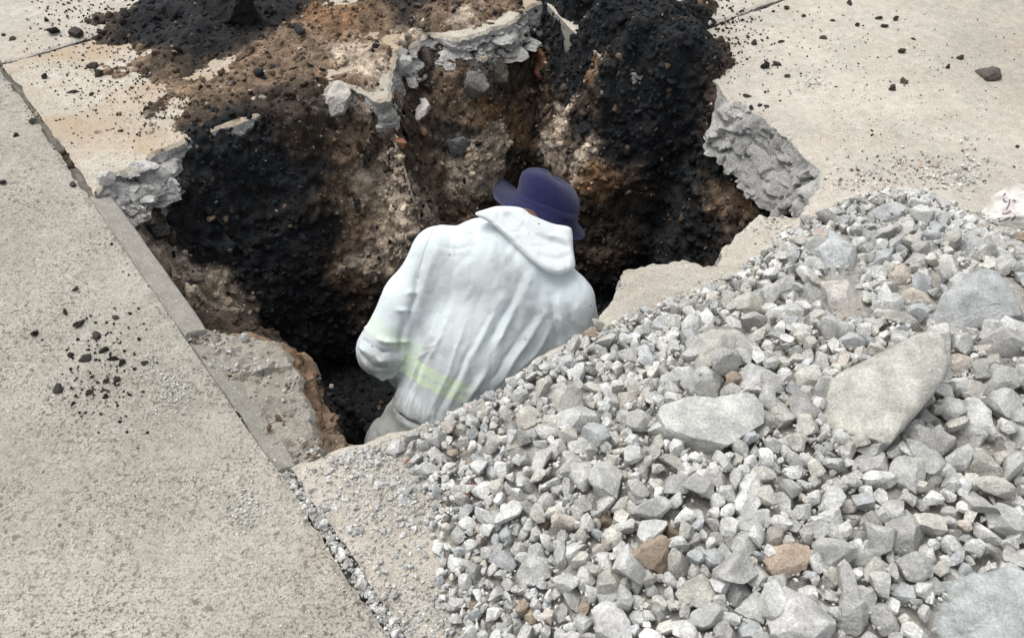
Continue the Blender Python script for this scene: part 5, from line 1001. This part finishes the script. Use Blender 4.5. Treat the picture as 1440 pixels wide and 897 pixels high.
disp += .007 * fbm(CV, 6, 2, 5) - (.0008 + .005 * low) * np.exp(-np.abs(fbm(an3, 9, 2, 6) / .06)) - .0035 * np.exp(-np.abs(fbm(an3, 17, 2, 26) / .06)) * low
CV = CV + NV * disp[:, None]
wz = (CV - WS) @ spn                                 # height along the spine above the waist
dirt_shade = smooth(.03, -.06, wz) * (np.linalg.norm(CV - PE, axis=1) < .4) * (wz < .03)
dirt_shade = np.clip(dirt_shade * 1.1 + .5 * smooth(.0, .5, fbm(CV, 11, 4, 8)) * smooth(.30, -.05, wz) + .34 * smooth(.15, .5, fbm(CV, 16, 4, 18)) + .16 * smooth(.34, .0, wz) + .16 * smooth(-.1, .35, fbm(CV, 5, 3, 28)), 0, 1)  # grime and stains, plus a smooth shade gradient painted in towards the waist
arm = smooth(.13, .05, np.linalg.norm(CV - EL, axis=1)); dirt_shade = np.clip(dirt_shade + .35 * arm, 0, 1)
white = np.array((.625, .685, .69)); dcol = np.array((.20, .19, .168))
cc_ = white * (1 - .8 * dirt_shade[:, None]) + dcol * .8 * dirt_shade[:, None]
low_shade = .75 * smooth(.36, .0, wz) * smooth(-.55, .25, fbm(CV, 4, 3, 38)); cc_ = cc_ * (1 - low_shade[:, None]) + np.minimum(cc_, np.array((.50, .545, .57))) * low_shade[:, None]  # painted shade: lower coat tinted blue-grey towards the waist and below
m, nt_, bs = new_mat('coverall_fabric')
at = N(nt_, 'ShaderNodeAttribute', attribute_name='Col'); tc = N(nt_, 'ShaderNodeTexCoord')
nz1 = N(nt_, 'ShaderNodeTexNoise', Scale=90.0, Detail=5.0); nt_.links.new(tc.outputs['Object'], nz1.inputs['Vector'])
nz2 = N(nt_, 'ShaderNodeTexNoise', Scale=38.0, Detail=4.0); nt_.links.new(tc.outputs['Object'], nz2.inputs['Vector'])
vv = nt_.nodes.new('ShaderNodeTexVoronoi'); vv.inputs['Scale'].default_value = 26; nt_.links.new(tc.outputs['Object'], vv.inputs['Vector'])
spk = mix(nt_, 1.0, ramp(nt_, vv.outputs['Distance'], .05, .10, (1, 1, 1, 1), (0, 0, 0, 1)), ramp(nt_, vv.outputs['Color'], .80, .82), 'MULTIPLY')
c = mix(nt_, ramp(nt_, nz2.outputs[0], .62, .78), at.outputs['Color'], (.62, .60, .54)); c = mix(nt_, spk, c, (.12, .10, .08))
nt_.links.new(c, bs.inputs['Base Color']); bs.inputs['Roughness'].default_value = .72; bs.inputs['Specular IOR Level'].default_value = .2
bs.inputs['Subsurface Weight'].default_value = .12; bs.inputs['Subsurface Radius'].default_value = (.02, .02, .02)
b1 = bump(nt_, bs, nz2.outputs[0], .35, .006); bump(nt_, bs, nz1.outputs[0], .3, .002, b1); M_COV = m
# faint green reflective bands showing through, cut from the same cloth
CVN = vnormals(CV, CF)
fc = CV[CF].mean(1); fn = CVN[CF].mean(1)
def px_band(fc, a, b, half):                         # cloth lying between two lines on the back
    pass
bL, bR = cast(cov_bvh, 562, 510)[0], cast(cov_bvh, 648, 552)[0]
dirb = (bR - bL) / np.linalg.norm(bR - bL); upb = spn - dirb * (spn @ dirb); upb /= np.linalg.norm(upb)
hb = (CV - (bL + bR) / 2) @ upb; lb = (CV - (bL + bR) / 2) @ dirb
torso = (np.abs(hb) < .2) & ((CV - MB_) @ bk > -.05) & (lb > -.105) & (lb < .14)
g1 = smooth(.032, .027, np.abs(hb)) * torso * (1 - .6 * smooth(.007, .004, np.abs(hb + .002))) * smooth(-.105, -.095, lb) * smooth(.15, .09, lb)
el0 = cast(cov_bvh, 540, 470)[0]
ua = (EL - SL) / np.linalg.norm(EL - SL); g2 = smooth(.03, .018, np.abs((CV - el0) @ ua)) * (np.linalg.norm(CV - el0, axis=1) < .12) * (((CV - MB_) @ acx) < -.12) * .55
g = np.clip(g1 + g2, 0, 1) * (.8 + .2 * smooth(-.4, .3, fbm(CV, 24, 3, 9)))
hv = np.array((.60, .73, .50))
cc_ = cc_ * (1 - .8 * g[:, None]) + hv * .8 * g[:, None]
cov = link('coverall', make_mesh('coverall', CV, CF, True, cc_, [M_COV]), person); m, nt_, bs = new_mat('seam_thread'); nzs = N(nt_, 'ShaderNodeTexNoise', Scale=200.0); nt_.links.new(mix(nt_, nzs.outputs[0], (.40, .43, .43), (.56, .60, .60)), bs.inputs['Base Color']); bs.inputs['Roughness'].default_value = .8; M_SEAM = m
sb_ = bvh_of(CV, CF)
for pl in ([(614, 316), (604, 332), (596, 352), (590, 375), (586, 398)], [(549, 562), (553, 574), (562, 584), (576, 593), (592, 600)]):
    pts = []
    for a, b in zip(pl[:-1], pl[1:]):
        for t in np.linspace(0, 1, 7)[:-1]: pts.append((a[0] + (b[0] - a[0]) * t, a[1] + (b[1] - a[1]) * t))
    V = []
    for k, (a, b) in enumerate(pts[:-1]):
        tx, ty = pts[k + 1][0] - a, pts[k + 1][1] - b; L_ = math.hypot(tx, ty) + 1e-9; hs2 = [cast(sb_, a - ty / L_ * sg * .7, b + tx / L_ * sg * .7) for sg in (-1, 1)]
        if any(h_[0] is None for h_ in hs2): continue
        V += [h_[0] + (CAMP - h_[0]) / np.linalg.norm(CAMP - h_[0]) * .0012 for h_ in hs2]
    k = len(V) // 2
    if k > 3: link('seam', make_mesh('seam', np.array(V), np.array([(2 * i, 2 * i + 1, 2 * i + 3, 2 * i + 2) for i in range(k - 1)]), False, None, [M_SEAM]), cov)
cov['label'] = 'creased white coverall with a faint green band at the waist'

# --- hood lying on the upper back
def cloth_pad(name, poly, depth_fn, th, mat, parent, seed, ridges=()):
    poly = np.array(poly, float); q = []
    for i in range(len(poly)):                       # smooth closed outline
        p0, p1, p2, p3 = poly[i - 1], poly[i], poly[(i + 1) % len(poly)], poly[(i + 2) % len(poly)]
        for t in np.linspace(0, 1, 9)[:-1]: q.append(.5 * (2 * p1 + (p2 - p0) * t + (2 * p0 - 5 * p1 + 4 * p2 - p3) * t * t + (3 * p1 - p0 - 3 * p2 + p3) * t ** 3))
    q = np.array(q); n = len(q); c = q.mean(0); NRr = 22; rings = []
    for k in range(NRr): f = 1 - (k / NRr) ** 1.15; rings.append(c + (q - c) * f)
    X = np.vstack(rings + [c[None]]); d = np.clip(sdist(X, q), 0, None)
    prof = np.sqrt(np.clip(1 - (1 - np.clip(d / 9, 0, 1)) ** 2, 0, 1))
    X3 = np.column_stack([X / 60, np.full(len(X), seed)])
    up_ = th * prof * (1 + .25 * fbm(X3, 1.6, 2, seed) - .12 * np.exp(-(fbm(X3, 2.0, 2, seed + 4) / .06) ** 2))
    for pl, wd, hg in ridges:
        best = np.full(len(X), 99.)
        for a, b in zip(pl[:-1], pl[1:]):
            a, b = np.array(a, float), np.array(b, float); ab = b - a; t = np.clip((X - a) @ ab / (ab @ ab), 0, 1); best = np.minimum(best, np.linalg.norm(X - a - t[:, None] * ab, axis=1))
        up_ = up_ + hg * np.exp(-(best / wd) ** 2) * np.clip(d / 6, 0, 1)
    base = depth_fn(X)
    Vt = np.array([W(a, b, z - u) for (a, b), z, u in zip(X, base, up_)]); Vb = np.array([W(a, b, z + .02 * p_) for (a, b), z, p_ in zip(X, base, prof)])
    m_ = len(X); F = []
    for s_ in (0, 1):
        for k in range(NRr - 1):
            for i in range(n):
                j = (i + 1) % n; f = (k * n + i, k * n + j, (k + 1) * n + j, (k + 1) * n + i); F.append(tuple(v + s_ * m_ for v in (f if s_ else f[::-1])))
    F = np.array(F); V = np.vstack([Vt, Vb])
    ctri = [[(NRr - 1) * n + i, (NRr - 1) * n + (i + 1) % n, m_ - 1] for i in range(n)]
    bm = bmesh.new(); vs_ = [bm.verts.new(v) for v in V]
    for f in F: bm.faces.new([vs_[i] for i in f])
    for t in ctri: bm.faces.new([vs_[i] for i in t]); bm.faces.new([vs_[i + m_] for i in t[::-1]])
    bmesh.ops.remove_doubles(bm, verts=bm.verts, dist=1e-5); bmesh.ops.recalc_face_normals(bm, faces=bm.faces)
    for f in bm.faces: f.smooth = True
    me = bpy.data.meshes.new(name); bm.to_mesh(me); bm.free(); me.materials.append(mat)
    ca = me.color_attributes.new('Col', 'FLOAT_COLOR', 'POINT'); ca.data.foreach_set('color', np.tile(np.array((.66, .70, .695, 1), np.float32), len(me.vertices)))
    return link(name, me, parent)
cov2 = bvh_of(CV, CF)
def back_depth(X):
    out = []
    for a, b in X:
        h_, _, dpt, _ = cast(cov2, a, b); out.append(dpt if h_ is not None else np.nan)
    out = np.array(out); ok = ~np.isnan(out)
    A_ = np.column_stack([X[ok], np.ones(ok.sum())]); co, *_ = np.linalg.lstsq(A_, out[ok], rcond=None)
    fit = np.column_stack([X, np.ones(len(X))]) @ co
    return fit - .010
hood = cloth_pad('hood', [(668, 301), (684, 294), (702, 290), (732, 292), (748, 302), (776, 314), (800, 319), (805, 328), (806, 348), (809, 372), (804, 380), (786, 386), (768, 382), (748, 368), (728, 350), (704, 326), (686, 312)], back_depth, .024, M_COV, person, 3,
     [([(700, 318), (740, 350), (775, 374)], 4, .004), ([(715, 304), (752, 332), (796, 348)], 5, -.007), ([(742, 308), (772, 330), (800, 336)], 5, .005), ([(760, 360), (785, 366), (800, 358)], 4, -.005), ([(690, 300), (715, 322)], 4, -.004)])
hood['label'] = 'hood folded down on the shoulders'
# --- hat
m, nt_, bs = new_mat('hat_cloth'); tc = N(nt_, 'ShaderNodeTexCoord'); nz = N(nt_, 'ShaderNodeTexNoise', Scale=60.0, Detail=4.0); nt_.links.new(tc.outputs['Object'], nz.inputs['Vector'])
nt_.links.new(mix(nt_, nz.outputs[0], (.0065, .0085, .044), (.012, .0145, .066)), bs.inputs['Base Color']); bs.inputs['Roughness'].default_value = .8; bs.inputs['Specular IOR Level'].default_value = .2; bs.inputs['Sheen Weight'].default_value = .15
wv = N(nt_, 'ShaderNodeTexNoise', Scale=500.0); nt_.links.new(tc.outputs['Object'], wv.inputs['Vector']); wb = bump(nt_, bs, nz.outputs[0], .4, .006); bump(nt_, bs, wv.outputs[0], .4, .0015, wb); M_HAT = m
HC = W(766, 294, DP + .06)                           # centre of the hat band
t_px = np.array((.36, -.93)); t_px /= np.linalg.norm(t_px)
hx = E_R * (-t_px[1]) - E_U * (t_px[0])              # to the right along the brim
hup = E_R * t_px[0] - E_U * t_px[1]; hup = hup * .97 - E_F * .22; hup /= np.linalg.norm(hup)
hx = hx - hup * (hx @ hup); hx /= np.linalg.norm(hx); hy = np.cross(hup, hx)      # hy points away from the camera
if hy @ E_F < 0: hy = -hy
def lathe_hat():
    na = 72; V = []; F = []
    th = np.linspace(0, 2 * math.pi, na, endpoint=False)
    prof = [(0.099, 0.0), (0.098, .02), (.096, .04), (.092, .06), (.084, .078), (.070, .090), (.048, .098), (.02, .102)]
    for rr, z in prof:
        tilt = 1 + .06 * np.cos(th - 2.6); dent = .003 * np.sin(3 * th + .4) * (z > .03)
        V.append(HC + np.outer(rr * np.cos(th) * 1.0, hx) + np.outer(rr * np.sin(th) * 1.12, hy) + np.outer(z * tilt - 0 + dent, hup))
    V = np.concatenate(V + [[HC + hup * .100]]); n = len(prof)
    for k in range(n - 1):
        for i in range(na):
            j = (i + 1) % na; F.append((k * na + i, k * na + j, (k + 1) * na + j, (k + 1) * na + i))
    for i in range(na): F.append(((n - 1) * na + i, (n - 1) * na + (i + 1) % na, n * na, n * na))
    return V, F
V, F = lathe_hat(); V = V + .006 * np.stack([fbm(V, 11, 2, 200), fbm(V, 11, 2, 201), fbm(V, 11, 2, 202)], 1) - np.outer(.02 * smooth(.03, .1, (V - HC) @ hup), hx) * 1.0
bm = bmesh.new(); vs_ = [bm.verts.new(v) for v in V]
for f in F:
    f = [vs_[i] for i in dict.fromkeys(f)]; bm.faces.new(f).smooth = True
bmesh.ops.recalc_face_normals(bm, faces=bm.faces)
me = bpy.data.meshes.new('hat'); bm.to_mesh(me); bm.free(); me.materials.append(M_HAT)
hat = link('bucket_hat', me, person)
r0, r1 = V[:72], V[72:144]; ax0 = HC + np.outer((r0 - HC) @ hup, hup); ax1 = HC + np.outer((r1 - HC) @ hup, hup)
bv = np.vstack([ax0 + (r0 - ax0) * 1.022, ax1 + (r1 - ax1) * 1.022, r1 * .98 + ax1 * .02]); ii = np.arange(72); jj = (ii + 1) % 72
link('hat_band', make_mesh('hat_band', bv, np.vstack([np.stack([ii, jj, jj + 72, ii + 72], 1), np.stack([ii + 72, jj + 72, jj + 144, ii + 144], 1)]), True, None, [M_HAT]), hat); hat['label'] = 'navy blue bucket hat with a drooping brim'
# brim: turned up on the left, hanging at the back and right
na, nr = 96, 9; th = np.linspace(0, 2 * math.pi, na, endpoint=False); V = []
ang = th                                             # 0 = right, pi = left, -pi/2 = toward the camera
left = np.exp(-((np.angle(np.exp(1j * (th - math.pi * .86)))) / .62) ** 2); back = np.exp(-((np.angle(np.exp(1j * (th + math.pi * .30)))) / 1.0) ** 2)
for s_ in (0, 1):
    for k in range(nr):
        u = k / (nr - 1); wd = .064 + .008 * left
        el = -.52 + .80 * left * u - .80 * back + .10 * np.sin(4 * th + .5)       # slope of the brim
        out = .097 + wd * u * np.cos(el); zz = wd * u * np.sin(el) + .014 * left * u * u + .010
        V.append(HC + np.outer(out * np.cos(th), hx) + np.outer(out * np.sin(th) * 1.10, hy) + np.outer(zz - .004 * s_, hup) + 0)
V = np.concatenate(V); V = V + .010 * np.stack([fbm(V, 9, 2, 210), fbm(V, 9, 2, 211), fbm(V, 9, 2, 212)], 1); F = []
for s_ in (0, 1):
    for k in range(nr - 1):
        for i in range(na):
            j = (i + 1) % na; b = s_ * nr * na; q = (b + k * na + i, b + k * na + j, b + (k + 1) * na + j, b + (k + 1) * na + i); F.append(q if s_ else q[::-1])
for i in range(na):
    j = (i + 1) % na; F.append(((nr - 1) * na + i, (nr - 1) * na + j, nr * na + (nr - 1) * na + j, nr * na + (nr - 1) * na + i)); F.append((j, i, nr * na + i, nr * na + j))
link('brim', make_mesh('brim', V, np.array(F), True, None, [M_HAT]), hat)
# hair below the hat
m, nt_, bs = new_mat('hair'); nzh = N(nt_, 'ShaderNodeTexNoise', Scale=150.0); nt_.links.new(mix(nt_, nzh.outputs[0], (.006, .006, .007), (.03, .028, .028)), bs.inputs['Base Color']); bs.inputs['Roughness'].default_value = .6; M_HAIR = m
Vh, Fh = ICO[3]; Vh = Vh[:, :1] * hx * .091 + Vh[:, 1:2] * hy * .098 + Vh[:, 2:3] * hup * .092; Vh = Vh * (1 + .03 * fbm(Vh, 60, 2, 3))[:, None] + HC * .4 + HD * .6 - hup * .036 - hx * .016 - E_F * .004
link('hair', make_mesh('hair', Vh, Fh, True, None, [M_HAIR]), person)
# boots
m, nt_, bs = new_mat('boot_rubber'); nzb = N(nt_, 'ShaderNodeTexNoise', Scale=30.0); nt_.links.new(mix(nt_, nzb.outputs[0], (.01, .01, .01), (.05, .04, .03)), bs.inputs['Base Color']); M_BOOT = m
for an, to in ((AL, TL), (AR, TR)):
    S = SDF(np.minimum(an, to) - .15, np.maximum(an, to) + .2, .01); S.cap(an + np.array((0, 0, .12)), an, .062, .055, .02); S.cap(an - np.array((0, 0, .03)), to, .052, .045, .03)
    V, F = S.mesh(); V[:, 2] = np.maximum(V[:, 2], FLOOR + .004); link('boot', make_mesh('boot', V, F, True, None, [M_BOOT]), person)

# ------------------------------------------------------------------ printed sack at the right edge
m, nt_, bs = new_mat('sack_cloth'); tc = N(nt_, 'ShaderNodeTexCoord'); nz = N(nt_, 'ShaderNodeTexNoise', Scale=25.0, Detail=5.0); nt_.links.new(tc.outputs['Object'], nz.inputs['Vector'])
nt_.links.new(mix(nt_, ramp(nt_, nz.outputs[0], .4, .65), (.62, .61, .57), (.40, .37, .335)), bs.inputs['Base Color']); bs.inputs['Roughness'].default_value = .8
wvs = N(nt_, 'ShaderNodeTexWave', Scale=120.0); nt_.links.new(tc.outputs['Object'], wvs.inputs['Vector']); bump(nt_, bs, wvs.outputs[0], .15, .002); bump(nt_, bs, nz.outputs[0], .5, .01); M_SACK = m
o, ctr, rad, *_ = outline_stone('sack', [(1391, 322), (1394, 300), (1404, 280), (1416, 264), (1434, 256), (1470, 250), (1510, 262), (1525, 300), (1510, 334), (1460, 338), (1415, 336), (1398, 332)], heap_bvh, (1, 1, 1), 60, thick=.7, lift=.35, mat=M_SACK, rough=.16, planes=9, ex=.55)
tag(o, 'dirty white printed sack lying at the right edge above the boulder', 'sack'); sack = o
sv = np.array([v.co[:] for v in o.data.vertices]) + np.array(ctr); sf = [tuple(p.vertices) for p in o.data.polygons]; sb = BVHTree.FromPolygons([tuple(v) for v in sv], sf)
m, nt_, bs = new_mat('sack_print'); nzp = N(nt_, 'ShaderNodeTexNoise', Scale=90.0); nt_.links.new(mix(nt_, nzp.outputs[0], (.10, .07, .11), (.22, .17, .22)), bs.inputs['Base Color']); bs.inputs['Roughness'].default_value = .8; M_PR = m
for pl in ([(1397, 312), (1399, 317), (1404, 316), (1406, 311)], [(1404, 307), (1407, 310), (1414, 309), (1420, 306)], [(1409, 301), (1415, 301), (1422, 297)], [(1411, 279), (1412, 284), (1416, 284)], [(1420, 281), (1419, 288), (1415, 295)], [(1424, 283), (1427, 282), (1428, 285)], [(1422, 311), (1426, 307), (1428, 303)], [(1414, 272), (1411, 276)]):
    pts = [];
    for a, b in zip(pl[:-1], pl[1:]):
        for t in np.linspace(0, 1, 5)[:-1]: pts.append((a[0] + (b[0] - a[0]) * t, a[1] + (b[1] - a[1]) * t))
    pts.append(pl[-1]); V = []
    for k, (a, b) in enumerate(pts):
        c0 = pts[max(k - 1, 0)]; c1 = pts[min(k + 1, len(pts) - 1)]; tx, ty = c1[0] - c0[0], c1[1] - c0[1]; L_ = math.hypot(tx, ty) + 1e-9
        for sg in (-1, 1):
            h_, n_, *_ = cast(sb, a - ty / L_ * sg * 1.1, b + tx / L_ * sg * 1.1)
            if h_ is None: break
            V.append(h_ - np.array(ctr) + (n_ if n_ @ (CAMP - h_) > 0 else -n_) * .0012)
    k = len(V) // 2
    if k >= 2 and len(V) == 2 * len(pts): link('print_mark', make_mesh('print_mark', np.array(V), np.array([(2 * i, 2 * i + 1, 2 * i + 3, 2 * i + 2) for i in range(k - 1)]), False, None, [M_PR]), sack)
